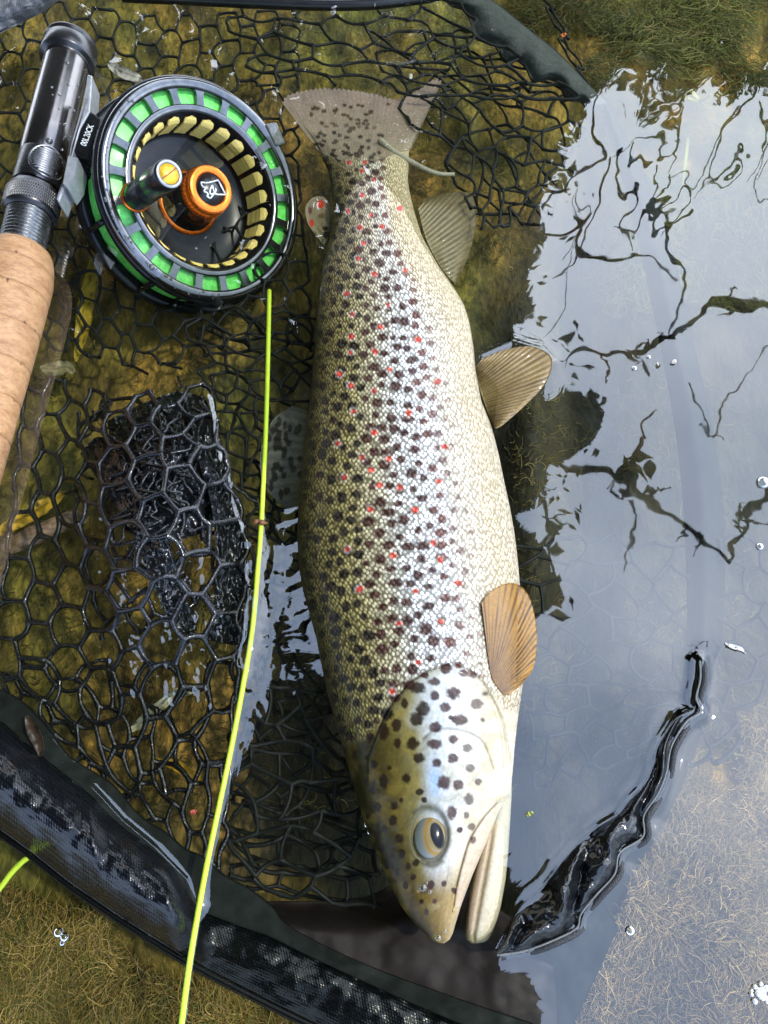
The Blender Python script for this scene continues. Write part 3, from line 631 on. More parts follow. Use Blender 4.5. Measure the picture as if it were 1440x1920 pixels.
def fish_material():
    m, n, out = new_mat('trout_skin'); L = n.links.new
    b = N(n, 'ShaderNodeBsdfPrincipled', Roughness=.34)
    b.inputs['Coat Weight'].default_value = .06; b.inputs['Coat Roughness'].default_value = .10; b.inputs['Specular IOR Level'].default_value = .16
    ac = N(n, 'ShaderNodeAttribute', attribute_name='Col'); au = N(n, 'ShaderNodeAttribute', attribute_name='suv'); am = N(n, 'ShaderNodeAttribute', attribute_name='smask')
    vo = N(n, 'ShaderNodeTexVoronoi', Scale=1.0, Randomness=.62, voronoi_dimensions='2D'); L(au.outputs['Vector'], vo.inputs['Vector'])
    bead = N(n, 'ShaderNodeMapRange', interpolation_type='SMOOTHSTEP'); bead.inputs[1].default_value = .20; bead.inputs[2].default_value = .58; bead.inputs[3].default_value = 1; bead.inputs[4].default_value = 0
    L(vo.outputs['Distance'], bead.inputs[0])
    rnd = N(n, 'ShaderNodeSeparateColor'); L(vo.outputs['Color'], rnd.inputs[0])
    hi = N(n, 'ShaderNodeMath', operation='MULTIPLY_ADD'); L(rnd.outputs[0], hi.inputs[0]); hi.inputs[1].default_value = 1.5; hi.inputs[2].default_value = .72
    br = N(n, 'ShaderNodeVectorMath', operation='MULTIPLY_ADD'); L(ac.outputs['Color'], br.inputs[0]); L(hi.outputs[0], br.inputs[1]); br.inputs[2].default_value = (.030, .021, .017)
    dk = N(n, 'ShaderNodeVectorMath', operation='MULTIPLY'); L(ac.outputs['Color'], dk.inputs[0]); dk.inputs[1].default_value = (.43, .40, .34)
    mxx = N(n, 'ShaderNodeMix', data_type='RGBA'); L(bead.outputs[0], mxx.inputs[0]); L(dk.outputs[0], mxx.inputs[6]); L(br.outputs[0], mxx.inputs[7])
    m2 = N(n, 'ShaderNodeMix', data_type='RGBA'); L(am.outputs['Fac'], m2.inputs[0]); L(ac.outputs['Color'], m2.inputs[6]); L(mxx.outputs[2], m2.inputs[7])
    tc = N(n, 'ShaderNodeTexCoord'); nz = N(n, 'ShaderNodeTexNoise', Scale=700, Detail=4); L(tc.outputs['Object'], nz.inputs['Vector'])
    mr = N(n, 'ShaderNodeMapRange'); mr.inputs[1].default_value = .3; mr.inputs[2].default_value = .7; mr.inputs[3].default_value = .86; mr.inputs[4].default_value = 1.1; L(nz.outputs['Fac'], mr.inputs[0])
    fin = N(n, 'ShaderNodeVectorMath', operation='MULTIPLY'); L(m2.outputs[2], fin.inputs[0]); L(mr.outputs[0], fin.inputs[1])
    mnx = N(n, 'ShaderNodeVectorMath', operation='MINIMUM'); L(fin.outputs[0], mnx.inputs[0]); mnx.inputs[1].default_value = (.85, .83, .80)
    L(mnx.outputs[0], b.inputs['Base Color'])
    hgt = N(n, 'ShaderNodeMath', operation='MULTIPLY'); L(bead.outputs[0], hgt.inputs[0]); L(am.outputs['Fac'], hgt.inputs[1])
    bp = N(n, 'ShaderNodeBump', Strength=.55, Distance=.0006); L(hgt.outputs[0], bp.inputs['Height'])
    bp2 = N(n, 'ShaderNodeBump', Strength=.35, Distance=.0004); L(nz.outputs['Fac'], bp2.inputs['Height']); L(bp.outputs[0], bp2.inputs['Normal'])
    L(bp2.outputs[0], b.inputs['Normal']); L(b.outputs[0], out.inputs[0]); return m
fish = thing('trout', 'brown spotted trout with red dots lying on its side in the water', 'fish', P(760, 900, -.03))
fmat = fish_material()
# lower jaw, grown into the same body mesh
yj = np.linspace(1455, 1769, 170)
JL = np.interp(yj, [1455, 1500, 1560, 1633, 1671, 1703, 1735, 1752, 1762, 1769], [930, 925, 906, 888, 880, 874, 871, 871, 874, 884])
JR = np.interp(yj, [1455, 1500, 1550, 1600, 1650, 1700, 1725, 1745, 1758, 1766, 1769], [960, 959, 956, 953, 948, 939, 932, 925, 918, 910, 894])
mj = 40; pj = np.linspace(0, np.pi, mj); vj = (1 - np.cos(pj)) / 2
JX = JL[:, None] + (JR - JL)[:, None] * vj; JY = np.repeat(yj[:, None], mj, 1)
JT = (JR - JL) / 2 * .00025 * .85
JZ0 = -.0045 + 0 * yj
JZ = JZ0[:, None] + JT[:, None] * np.sin(pj)[None] ** .8 - .0011 * np.exp(-((vj - .36) / .06) ** 2)[None] * sstep(1540, 1600, yj)[:, None]
jt = P(JX, JY, JZ); jm = P(JX, JY, JZ0[:, None] + 0 * JZ); jb = jm.copy(); jb[..., 2] -= JT[:, None] * .8 * np.sin(pj)[None]
jring = np.concatenate([jt, jb[:, -2:0:-1]], 1)
jmot = sstep(.5, .75, fbm(JX / 9, JY / 22, 6, 4))[..., None] * .35
jc = lerpkeys([(0, (.05, .03, .02)), (.05, (.16, .10, .07)), (.12, (.42, .34, .24)), (.25, (.58, .46, .34)), (.36, (.36, .30, .18)), (.5, (.62, .57, .44)), (.8, (.68, .62, .46)), (1, (.66, .62, .5))], np.repeat(vj[None], len(yj), 0) + .05 * (fbm(JX / 20, JY / 30, 3) - .5))
jc = jc * np.array([.84, .80, .74])
jc = jc * (1 - jmot) + jmot * np.array([.36, .30, .16])
tipd = sstep(1735, 1766, JY)[..., None] * .5; jc = jc * (1 - tipd) + tipd * np.array([.33, .27, .13])
V1, F1 = ring.reshape(-1, 3), gridF(NYF, NR, True)
jF = gridF(len(yj), jring.shape[1], True) + len(V1)
cap = lambda off, n_: None
Vb = np.vstack([V1, jring.reshape(-1, 3)]); Fb = np.vstack([F1, jF])
cb = np.vstack([wrap(colr).reshape(-1, 3), wrap(jc).reshape(-1, 3)])
su = np.vstack([wrap(suv).reshape(-1, 3), np.zeros((jring.shape[0] * jring.shape[1], 3))])
sm = np.r_[wrap(smask * (1 - .25 * spotm)).ravel(), np.zeros(jring.shape[0] * jring.shape[1])]
mk('body', Vb, Fb, fmat, fish, col=cb, attrs={'suv': su, 'smask': sm})
# eye
er = np.linspace(0, 1, 36); ea = np.linspace(0, 2 * np.pi, 64, endpoint=False)
ez = float(np.interp(1566, yf, fish_z0(yf))) + float(np.interp(1566, yf, Tk)) * .985
EX = 806 + 31 * er[:, None] * np.cos(ea); EY = 1566 + 46 * er[:, None] * np.sin(ea)
EZ = ez - .0022 + .0034 * np.sqrt(np.clip(1 - er[:, None] ** 2, 0, 1)) + 0 * EX
ec = np.zeros(EX.shape + (3,)); ec[:] = (.40, .44, .44)
q = np.sqrt(((EX - 821) / 24) ** 2 + ((EY - 1565) / 37) ** 2) + .05 * (fbm(EX / 5, EY / 5, 2) - .5)
sh = sstep(-1, .6, (EX - 808) / 37 + .2 * (EY - 1566) / 51)[..., None]
ec = np.array([.11, .12, .09]) * (1 - sh) + np.array([.21, .24, .25]) * sh
g = np.exp(-((q - .98) / .18) ** 2)[..., None]; ec = ec * (1 - g) + g * np.array([.26, .15, .02])
g = sstep(.86, .74, q)[..., None]; ec = ec * (1 - g) + g * np.array([.22, .17, .07])
q2 = np.sqrt(((EX - 820) / 13.5) ** 2 + ((EY - 1567 - .7 * (EX - 820)) / 23) ** 2); g = sstep(1.08, .92, q2)[..., None]; ec = ec * (1 - g) + g * np.array([.002, .002, .003])
g = sstep(.84, 1, er)[:, None, None]; ec = ec * (1 - .9 * g) + .9 * g * np.array([.09, .08, .045])
EV = P(EX, EY, EZ)
mk('eye', EV.reshape(-1, 3), gridF(36, 64, True), mat('trout_eye', (0, 0, 0), .14, attr='Col', var=.05, spec=.25), fish, col=ec.reshape(-1, 3))
finm = mat('fin_membrane', (0, 0, 0), .4, attr='Col', var=.2, vs_=250, coat=.3, transl=.25)
tailm = mat('tail_membrane', (0, 0, 0), .45, attr='Col', var=.2, vs_=250, transl=.25)
_n = tailm.node_tree; _o = [x for x in _n.nodes if x.type == 'OUTPUT_MATERIAL'][0]; _s = _o.inputs[0].links[0].from_socket
_t = _n.nodes.new('ShaderNodeBsdfTransparent'); _m = _n.nodes.new('ShaderNodeMixShader'); _m.inputs[0].default_value = .34
_n.links.new(_s, _m.inputs[1]); _n.links.new(_t.outputs[0], _m.inputs[2]); _n.links.new(_m.outputs[0], _o.inputs[0])
def fish_top(X, Y):
    l, r_ = np.interp(Y, yf, Lf), np.interp(Y, yf, Rf); v = np.clip((X - l) / (r_ - l), 0, 1)
    s_ = np.sqrt(np.clip(1 - (2 * v - 1) ** 2, 0, 1)); return np.interp(Y, yf, fish_z0(yf)) + np.interp(Y, yf, Tk) * s_ ** .92
def fin(name, base, tip, zb, zt, colfn, rays=16, over=None, m=None, bow=0.0, amp=.0006, thick=.0011, fray=0, side=0):
    nu, nv = rays * 8, 44
    b, t = resample(base, nu), resample(tip, nu); s = np.linspace(0, 1, nv)
    g = b[:, None] * (1 - s)[None, :, None] + t[:, None] * s[None, :, None]
    u = np.linspace(0, 1, nu)
    if bow:
        d = t - b; nrm = np.stack([-d[:, 1], d[:, 0]], -1); g = g + nrm[:, None] * (bow * np.sin(np.pi * s))[None, :, None]
    wav = np.cos(u * rays * 2 * np.pi)
    if fray: g = g + (t - b)[:, None] * (fray * wav[:, None] * sstep(.7, 1, s)[None])[..., None]
    z = zb + (zt - zb) * s[None] + amp * wav[:, None] * np.sin(np.pi * (.1 + .8 * s))[None] + side * np.sin(np.pi * s)[None] + .0015 * (fbm(u[:, None] * 4 + 0 * s, s[None] * 3 + 0 * u[:, None], 7 + rays, 2) - .5)
    if over is not None: z = np.maximum(z, fish_top(g[..., 0], g[..., 1]) + over * (.3 + .7 * s[None]))
    top = P(g[..., 0], g[..., 1], z)
    V, F = slab(top, thick * (1.05 - .8 * s)[None] * np.ones((nu, 1)))
    U, Sg = np.meshgrid(u, s, indexing='ij')
    c = colfn(U, Sg, wav[:, None] + 0 * Sg, g[..., 0], g[..., 1])
    return mk(name, V, F, m or finm, fish, col=np.vstack([c.reshape(-1, 3)] * 2))
def streak(c0, c1, dark, k=.45):
    def f(U, Sg, w_, X, Y):
        c = np.array(c0) * (1 - Sg[..., None]) + np.array(c1) * Sg[..., None]
        d = (k * sstep(.1, -.9, w_ * .7 + 2.2 * (fbm(U * 34, Sg * 2.2, 4, 3) - .5)))[..., None]
        c = c * (1 - d) + d * np.array(dark)
        return c * (.8 + .4 * fbm(U * 14, Sg * 5, 9, 3))[..., None]
    return f
def spotted(base_f, sp):
    def f(U, Sg, w_, X, Y):
        c = base_f(U, Sg, w_, X, Y)
        for x, y, rx, ry, cc in sp:
            d = np.sqrt(((X - x) / rx) ** 2 + ((Y - y) / ry) ** 2) + .35 * (vnoise(X / 3, Y / 3, 5) - .5)
            m = sstep(1.15, .85, d)[..., None]; c = c * (1 - m) + m * np.array(cc)
        return c
    return f
rs2 = np.random.default_rng(3); DK = (.03, .02, .012)
tsp = []
for _ in range(75):
    y = rs2.uniform(195, 300); x = rs2.uniform(545 + (y - 190) * .55, 735 - (y - 190) * .2)
    tsp.append((x, y, rs2.uniform(3.5, 5.5), rs2.uniform(2.5, 4), (.10, .055, .04) if y < 240 else DK))
fin('tail_fin', [(598, 284), (640, 300), (672, 288), (700, 302), (735, 290), (770, 280)], [(529, 192), (545, 177), (600, 166), (650, 168), (700, 176), (742, 186), (780, 172), (812, 150), (828, 152)], -.0125, -.015,
    spotted(streak((.40, .335, .225), (.46, .35, .30), (.26, .20, .15), .35), tsp), rays=36, fray=.012, amp=.00018, m=tailm, over=.0005)
asp = [(601, 383, 8, 7, (.62, .05, .02)), (584, 418, 5, 7, (.55, .05, .02)), (581, 394, 4, 7, (.16, .06, .04)), (602, 405, 6, 5, (.12, .07, .03)), (612, 440, 6, 6, DK), (610, 428, 6, 4, DK)]
fin('adipose_fin', [(626, 425), (618, 442), (608, 462)], [(618, 382), (605, 368), (585, 372), (573, 390), (577, 418), (592, 440)], -.013, -.012, spotted(streak((.20, .17, .07), (.30, .25, .16), (.1, .08, .03), .1), asp), rays=5, amp=.0001, thick=.003)
dsp = [(rs2.uniform(495, 570), rs2.uniform(785, 935), rs2.uniform(4, 6), rs2.uniform(6, 10), (.04, .04, .035)) for _ in range(46)]
fin('dorsal_fin', [(577, 770), (572, 830), (567, 890), (560, 955)], [(548, 760), (510, 790), (490, 845), (492, 900), (515, 935), (548, 962)], -.008, -.024, spotted(streak((.20, .20, .16), (.24, .25, .22), (.12, .12, .09), .5), dsp), rays=13)
fin('anal_fin', [(784, 392), (800, 450), (826, 500), (850, 530)], [(800, 372), (845, 362), (884, 364), (893, 410), (884, 460), (868, 505), (856, 530)], -.012, -.020, streak((.34, .28, .15), (.20, .16, .08), (.10, .075, .03), .55), rays=20, side=.003, amp=.00025)
fin('pelvic_fin', [(890, 690), (900, 730), (912, 765), (926, 800)], [(905, 672), (950, 655), (1000, 650), (1034, 672), (1025, 715), (990, 755), (945, 795), (932, 803)], -.004, .004, streak((.38, .28, .12), (.27, .17, .045), (.08, .05, .02), .6), rays=26, side=.004, amp=.00022)
fin('pectoral_fin', [(919, 1258), (925, 1276), (935, 1292), (946, 1304)], [(903, 1130), (922, 1108), (952, 1094), (975, 1098), (994, 1122), (1005, 1168), (1007, 1210), (1000, 1252), (978, 1283), (955, 1302)], .010, .007, streak((.20, .095, .018), (.38, .19, .028), (.06, .024, .004), .85), rays=24, side=.004, amp=.00028, over=.0022)
dv = []
for x, y, s_ in ((793, 1664, 7), (806, 1672, 4), (800, 1655, 3), (822, 1758, 6), (834, 1745, 4), (845, 1735, 3), (700, 1290, 3), (770, 1450, 2.5)):
    m_ = s_ * .00025; z = float(fish_top(np.array(float(x)), np.array(float(y)))) - .0004
    dv.append(Frame(P(x, y, z), (1, 0, 0), (0, 1, 0), (0, 0, 1)).lathe([(m_, 0), (m_ * .9, m_ * .35), (m_ * .55, m_ * .6), (.00001, m_ * .7)], 14))
clearm, n_, out_ = new_mat('clear_drop'); g_ = N(n_, 'ShaderNodeBsdfGlossy', Roughness=.02); t_ = N(n_, 'ShaderNodeBsdfTransparent'); x_ = N(n_, 'ShaderNodeMixShader'); x_.inputs[0].default_value = .14
n_.links.new(t_.outputs[0], x_.inputs[1]); n_.links.new(g_.outputs[0], x_.inputs[2]); n_.links.new(x_.outputs[0], out_.inputs[0])
d_ = mk('water_drops', *join(dv), clearm, fish); d_['kind'] = 'stuff'
# ------------------------------------------------------------------ landing net
net = thing('landing_net', 'black landing net with wet rubber mesh and fabric covered rim under the trout', 'landing net', P(560, 1700, -.05))
twine = mat('wet_black_twine', (.005, .0055, .0065), .20, var=.3, vs_=400, bump=.0004, bs=1400, coat=.3)
def hexnet(ctrl, nu, nv, zf, rad, seed, jit=.10, keep=None, tr=False):
    """hexagon mesh over a control grid of pixel positions ctrl[row][col]; nu x nv cells"""
    C = np.array(ctrl, float); R_, Q_ = C.shape[:2]
    def at(u, v):
        u = np.clip(u, 0, 1) * (Q_ - 1); v = np.clip(v, 0, 1) * (R_ - 1)
        i = np.minimum(v.astype(int), R_ - 2); j = np.minimum(u.astype(int), Q_ - 2); a = (v - i)[..., None]; b = (u - j)[..., None]
        return (C[i, j] * (1 - b) + C[i, j + 1] * b) * (1 - a) + (C[i + 1, j] * (1 - b) + C[i + 1, j + 1] * b) * a
    r = np.random.default_rng(seed)
    nodes = {}; E = []
    def node(c, k):                                    # k even/odd points of a zig-zag row
        if (c, k) not in nodes:
            off = .17 if (c + k) % 2 else -.17
            nodes[(c, k)] = ((c + r.normal(0, jit)) / (nu), (k + off + r.normal(0, jit)) / nv)
        return (c, k)
    if tr: nu, nv = int(nv * 1.5), nu
    for k in range(nv + 1):
        for c in range(nu + 1):
            if c < nu: E.append((node(c, k), node(c + 1, k)))
            if (c + k) % 2 and k < nv: E.append((node(c, k), node(c, k + 1)))
    a = np.array([nodes[e[0]] for e in E]); b = np.array([nodes[e[1]] for e in E])
    K = 6; t = np.linspace(0, 1, K)
    uv = a[:, None] * (1 - t)[None, :, None] + b[:, None] * t[None, :, None]
    p = at(uv[..., 1], uv[..., 0]) if tr else at(uv[..., 0], uv[..., 1])
    d = p[:, -1] - p[:, 0]; nrm = np.stack([-d[:, 1], d[:, 0]], -1)
    p = p + nrm[:, None] * (r.normal(0, .07, len(E))[:, None] * np.sin(np.pi * t)[None])[..., None]
    p = p + 9 * (np.stack([fbm(p[..., 0] / 80, p[..., 1] / 80, seed, 2), fbm(p[..., 0] / 80, p[..., 1] / 80, seed + 9, 2)], -1) - .5)
    if keep is not None:
        k = keep(p[:, 0, 0], p[:, 0, 1]) & keep(p[:, -1, 0], p[:, -1, 1]); p = p[k]
    z = zf(p[..., 0], p[..., 1]) + (r.normal(0, .0006, len(p)))[:, None] * np.sin(np.pi * t)[None]
    W = P(p[..., 0], p[..., 1], z)
    ends = 1 + .45 * np.abs(2 * t - 1) ** 3
    return btube(W, rad * ends[None] * r.uniform(.85, 1.15, (len(p), 1)), 6)
def lump(seed, base, amp, sc): return lambda x, y: base + amp * 2 * (fbm(x / sc, y / sc, seed, 3) - .5)
def zmound(x, y):
    m = np.exp(-(((x - 300) / 150) ** 2 + ((y - 980) / 270) ** 2))
    return -.022 + .046 * m ** .8 + .006 * (fbm(x / 120, y / 120, 41, 2) - .5)
layers = [
    # flat bag, upper left
    hexnet([[(-40, -20), (280, 30), (560, 20)], [(-40, 330), (270, 350), (560, 330)], [(30, 640), (270, 690), (590, 640)]], 15, 17, lump(1, -.034, .006, 150), .00085, 1, .10, tr=True),
    # the raised pocket on the left
    hexnet([[(50, 690), (200, 745), (385, 720)], [(30, 860), (190, 900), (420, 850)], [(10, 1060), (210, 1090), (465, 1030)], [(-30, 1250), (220, 1270), (450, 1240)], [(-10, 1320), (190, 1500), (420, 1480)]], 8, 13, zmound, .0012, 2, .06, tr=True),
    hexnet([[(150, 760), (280, 740), (400, 760)], [(140, 980), (300, 960), (430, 950)], [(190, 1200), (320, 1190), (455, 1210)]], 5, 8, lambda x, y: zmound(x, y) - .013, .0011, 3, .20, tr=True),
    hexnet([[(-30, 1230), (200, 1240), (450, 1240)], [(60, 1380), (250, 1450), (430, 1450)], [(180, 1500), (300, 1590), (410, 1680)]], 8, 6, lump(4, -.016, .004, 100), .00105, 4, .14, tr=True),
    # dark folds between line and fish
    hexnet([[(330, 560), (470, 580), (600, 600)], [(400, 800), (480, 800), (580, 820)], [(450, 1000), (510, 1000), (570, 1050)]], 6, 11, lump(5, -.030, .006, 90), .0008, 5, .2),
    hexnet([[(440, 1000), (510, 1000), (600, 1020)], [(470, 1240), (540, 1250), (640, 1260)], [(430, 1480), (560, 1480), (680, 1500)], [(420, 1660), (560, 1680), (720, 1700)]], 5, 12, lump(6, -.026, .007, 80), .0009, 6, .2),
    hexnet([[(480, 1280), (540, 1290), (620, 1300)], [(430, 1480), (560, 1490), (670, 1500)], [(430, 1640), (560, 1690), (700, 1700)]], 5, 7, lump(7, -.018, .006, 60), .0009, 7, .3),
    hexnet([[(350, 570), (470, 590), (590, 610)], [(430, 800), (490, 800), (570, 820)], [(470, 1050), (530, 1050), (590, 1060)], [(450, 1350), (540, 1350), (640, 1360)], [(430, 1600), (540, 1620), (690, 1640)]], 5, 22, lump(15, -.036, .006, 70), .0009, 15, .25),
    # over the tail, upper right
    hexnet([[(400, -10), (640, -10), (850, -10)], [(440, 90), (700, 110), (960, 100)], [(480, 160), (760, 180), (1100, 190)]], 11, 5, lump(8, -.006, .004, 90), .00082, 8, .14, keep=lambda x, y: ~((y > 165) & (x < 690))),
    hexnet([[(690, 60), (850, 60), (1000, 60)], [(740, 190), (900, 180), (1110, 190)], [(850, 330), (950, 300), (1080, 320)], [(900, 430), (960, 420), (1020, 420)]], 9, 9, lump(9, -.010, .006, 70), .00078, 9, .22),
    hexnet([[(720, 100), (860, 60), (1010, 80)], [(800, 230), (930, 220), (1090, 230)], [(880, 400), (960, 400), (1030, 420)]], 7, 7, lump(10, -.026, .006, 70), .00078, 10, .28),
    hexnet([[(1010, -10), (1040, 20)], [(1040, 60), (1075, 90)], [(1080, 130), (1120, 180)]], 2, 5, lump(11, -.012, .003, 70), .0007, 11, .2),
    # faint under the reflected sky, right of the head
    hexnet([[(960, 1020), (1150, 1000), (1300, 1030)], [(990, 1250), (1150, 1250), (1290, 1270)], [(1000, 1480), (1110, 1450), (1240, 1400)]], 8, 10, lump(12, -.040, .006, 90), .0009, 12, .2),
    hexnet([[(1300, 1010), (1380, 1000), (1480, 1030)], [(1310, 1200), (1390, 1220), (1460, 1230)], [(1270, 1420), (1320, 1450), (1380, 1400)]], 4, 8, lump(13, -.040, .006, 90), .0009, 13, .2),
]
soaked = mat('submerged_black_twine', (.012, .014, .013), .55, var=.3, vs_=400, spec=.22)
mk('netting', *join(layers[1:4]), twine, net)
mk('netting', *join(layers[:1] + layers[4:]), soaked, net)
# a crumpled second fold of mesh inside the raised pocket
crump = []
rr = np.random.default_rng(8)
for k in range(70):
    x, y = rr.normal(290, 55), rr.normal(860, 90); a = rr.uniform(0, 3.14); L_ = rr.uniform(20, 55)
    q = np.array([(x + math.cos(a + rr.normal(0, .3)) * L_ * t, y + math.sin(a) * L_ * t) for t in np.linspace(0, 1, 6)])
    crump.append(P(q[:, 0], q[:, 1], zmound(q[:, 0], q[:, 1]) - .004 + rr.uniform(-.008, .003)))
mk('netting', *btube(np.array(crump), .0008, 5), twine, net)
# wet clump of fabric in the pocket
fab = weave_mat('wet_black_rim_fabric', (.005, .006, .008), .0014, .20)
fab_slick = mat('slick_black_hem', (.007, .008, .009), .14, var=.3, vs_=120, bump=.0006, bs=220)
fab_dull = mat('submerged_rim_fabric', (.010, .013, .012), .7, var=.35, vs_=60, spec=.15)
fab_brown = mat('submerged_brown_black_fabric', (.028, .021, .022), .6, var=.25, vs_=35, spec=.2)
def sheet(name, A, Bp, nu, nv, zf, m, thick=.0016, parent=net, bulge=0):
    """fabric between two traced edges A and Bp"""
    a, b = resample(A, nu), resample(Bp, nu); s = np.linspace(0, 1, nv)
    g = a[:, None] * (1 - s)[None, :, None] + b[:, None] * s[None, :, None]
    u = np.linspace(0, 1, nu); U, Sg = np.meshgrid(u, s, indexing='ij')
    z = zf(U, Sg, g[..., 0], g[..., 1])
    top = P(g[..., 0], g[..., 1], z)
    V, F = slab(top, thick * np.ones((nu, nv)))
    Lx = np.linalg.norm(np.diff(top[:, nv // 2], axis=0), axis=1).sum(); Ly = np.linalg.norm(np.diff(top[nu // 2], axis=0), axis=1).sum()
    uv = np.stack([U * Lx, Sg * Ly, 0 * U], -1).reshape(-1, 3)
    return mk(name, V, F, m, parent, attrs={'fuv': np.vstack([uv, uv])})
wn = lambda x, y, sc, sd_, o=3: fbm(x / sc, y / sc, sd_, o) - .5
OUT = [(-70, 1505), (0, 1557), (60, 1600), (130, 1655), (200, 1703), (270, 1748), (350, 1797), (430, 1840), (520, 1886), (600, 1925), (700, 1975), (850, 2060), (1000, 2150)]
INN = [(-70, 1310), (0, 1352), (50, 1395), (105, 1440), (165, 1488), (215, 1540), (275, 1585), (325, 1632), (365, 1690), (430, 1720), (500, 1745), (560, 1775), (700, 1840), (850, 1905), (1000, 1960)]
def zsleeve(U, Sg, X, Y):
    lift = sstep(400, 310, X)
    dome = np.sin(np.pi * np.clip(Sg * .92 + .06, 0, 1)) ** .8
    fold = np.sin(U * 88 + 7 * fbm(X / 70, Y / 70, 3, 2) + 1.5 * Sg) * .0015 * np.exp(-((Sg - .60) / .24) ** 2) + .0045 * wn(X, Y, 42, 21) + .0018 * wn(X, Y, 17, 23)
    lob = np.exp(-(((X - 430) / 38) ** 2 + ((Y - 1735) / 32) ** 2)) + .8 * np.exp(-(((X - 505) / 26) ** 2 + ((Y - 1770) / 24) ** 2))
    return -.008 + .029 * dome * lift + fold * lift + (1 - lift) * (-.0045 + .004 * dome + .005 * wn(X, Y, 46, 33))
sheet('rim_sleeve', OUT, INN, 200, 60, zsleeve, fab)
FLAP = [(-70, 1270), (0, 1292), (45, 1318), (95, 1372), (130, 1418), (180, 1450), (215, 1475), (262, 1530), (310, 1560), (345, 1590), (380, 1606), (420, 1640), (470, 1668), (510, 1700), (530, 1728), (590, 1765), (700, 1815), (850, 1870), (1000, 1920)]
sheet('rim_flap', [(x + 8, y + 12) for x, y in INN], FLAP, 160, 14, lambda U, Sg, X, Y: -.0065 + .0025 * wn(X, Y, 40, 5) - .004 * Sg, fab_dull)
q = resample([(x - 2, y + 5) for x, y in OUT], 70)
mk('rim_rail', *tube(P(q[:, 0], q[:, 1], -.004), .0016, 10), mat('black_alloy_rail', (.012, .012, .013), .25, metal=.6), net)
# brown-black fabric under the snout
sheet('front_panel', [(380, 1700), (440, 1692), (520, 1690), (600, 1690), (690, 1680), (780, 1640), (870, 1660), (960, 1720), (1040, 1770)], [(420, 1830), (520, 1880), (600, 1930), (700, 1990), (800, 2000), (900, 2000), (960, 1990), (1010, 1975), (1050, 1950)], 120, 60,
      lambda U, Sg, X, Y: -.016 + .009 * wn(X, Y, 95, 51) + .001 * wn(X, Y, 24, 52) - .028 * sstep(.25, .0, Sg), fab_brown)
sheet('front_panel', [(950, 1790), (1030, 1775), (1090, 1735), (1130, 1690)], [(1000, 1960), (1050, 1960), (1085, 1900), (1160, 1740)], 60, 30,
      lambda U, Sg, X, Y: -.017 + .006 * wn(X, Y, 60, 53), fab_dull)
# folded hem that stands out of the water on the right
def zstrip(U, Sg, X, Y):
    wd = np.interp(U, [0, .12, .35, .75, 1], [.15, .35, .6, 1, .7])
    ridge = np.sin(np.pi * Sg) ** .7
    fold = .0045 * np.sin(Sg * 7.5 + 5 * fbm(X / 55, Y / 55, 61, 2) + U * 26) + .006 * wn(X, Y, 34, 62) + .0035 * wn(X, Y, 15, 63)
    return -.002 + wd * (.010 * ridge + fold * (.25 + .75 * ridge)) + .004 * Sg * (1 - Sg)
sheet('folded_hem', STRIP_R, STRIP_L, 220, 44, zstrip, fab_slick, .002)
q = resample(STRIP_R, 220)
mk('hem_band', *tube(P(q[:, 0] + 4, q[:, 1] + 2, .0006 + .0012 * np.sin(np.arange(220) / 7.)), .0016, 8), mat('ribbed_hem_band', (.012, .013, .014), .5, bump=.0006, bs=1600), net)
q = resample(STRIP_R, 330); st = P(q[:, 0] - 3, q[:, 1] - 1, .0034)
mk('stitching', *btube(np.stack([st[:-1] + (st[1:] - st[:-1]) * k for k in (.1, .5, .75)], 1), .00042, 5), mat('grey_stitch', (.22, .23, .22), .6), net)
# black mesh-lining crumpled inside the raised pocket
sheet('pocket_lining', [(200, 790), (260, 760), (330, 735), (385, 745)], [(235, 960), (290, 1010), (370, 1000), (428, 960)], 90, 60,
      lambda U, Sg, X, Y: zmound(X, Y) - .013 + .012 * wn(X, Y, 34, 91) + .005 * wn(X, Y, 13, 92), fab_slick)
sheet('pocket_lining', [(150, 850), (180, 820), (215, 830), (235, 860)], [(225, 960), (240, 990), (255, 990), (270, 965)], 50, 36,
      lambda U, Sg, X, Y: zmound(X, Y) - .006 + .006 * wn(X, Y, 16, 93) + .003 * wn(X, Y, 6, 94), fab_slick)
sheet('pocket_lining', [(350, 760), (372, 860), (398, 960), (404, 1080), (390, 1200)], [(385, 745), (424, 860), (448, 970), (464, 1080), (452, 1212)], 110, 30,
      lambda U, Sg, X, Y: zmound(X, Y) - .006 + .010 * wn(X, Y, 26, 95) + .005 * wn(X, Y, 11, 96), fab_slick)
sheet('pocket_lining', [(232, 950), (258, 1020), (288, 1100), (332, 1195)], [(292, 930), (315, 1010), (342, 1100), (368, 1180)], 80, 30,
      lambda U, Sg, X, Y: zmound(X, Y) - .009 + .010 * wn(X, Y, 24, 97) + .004 * wn(X, Y, 10, 98), fab_slick)
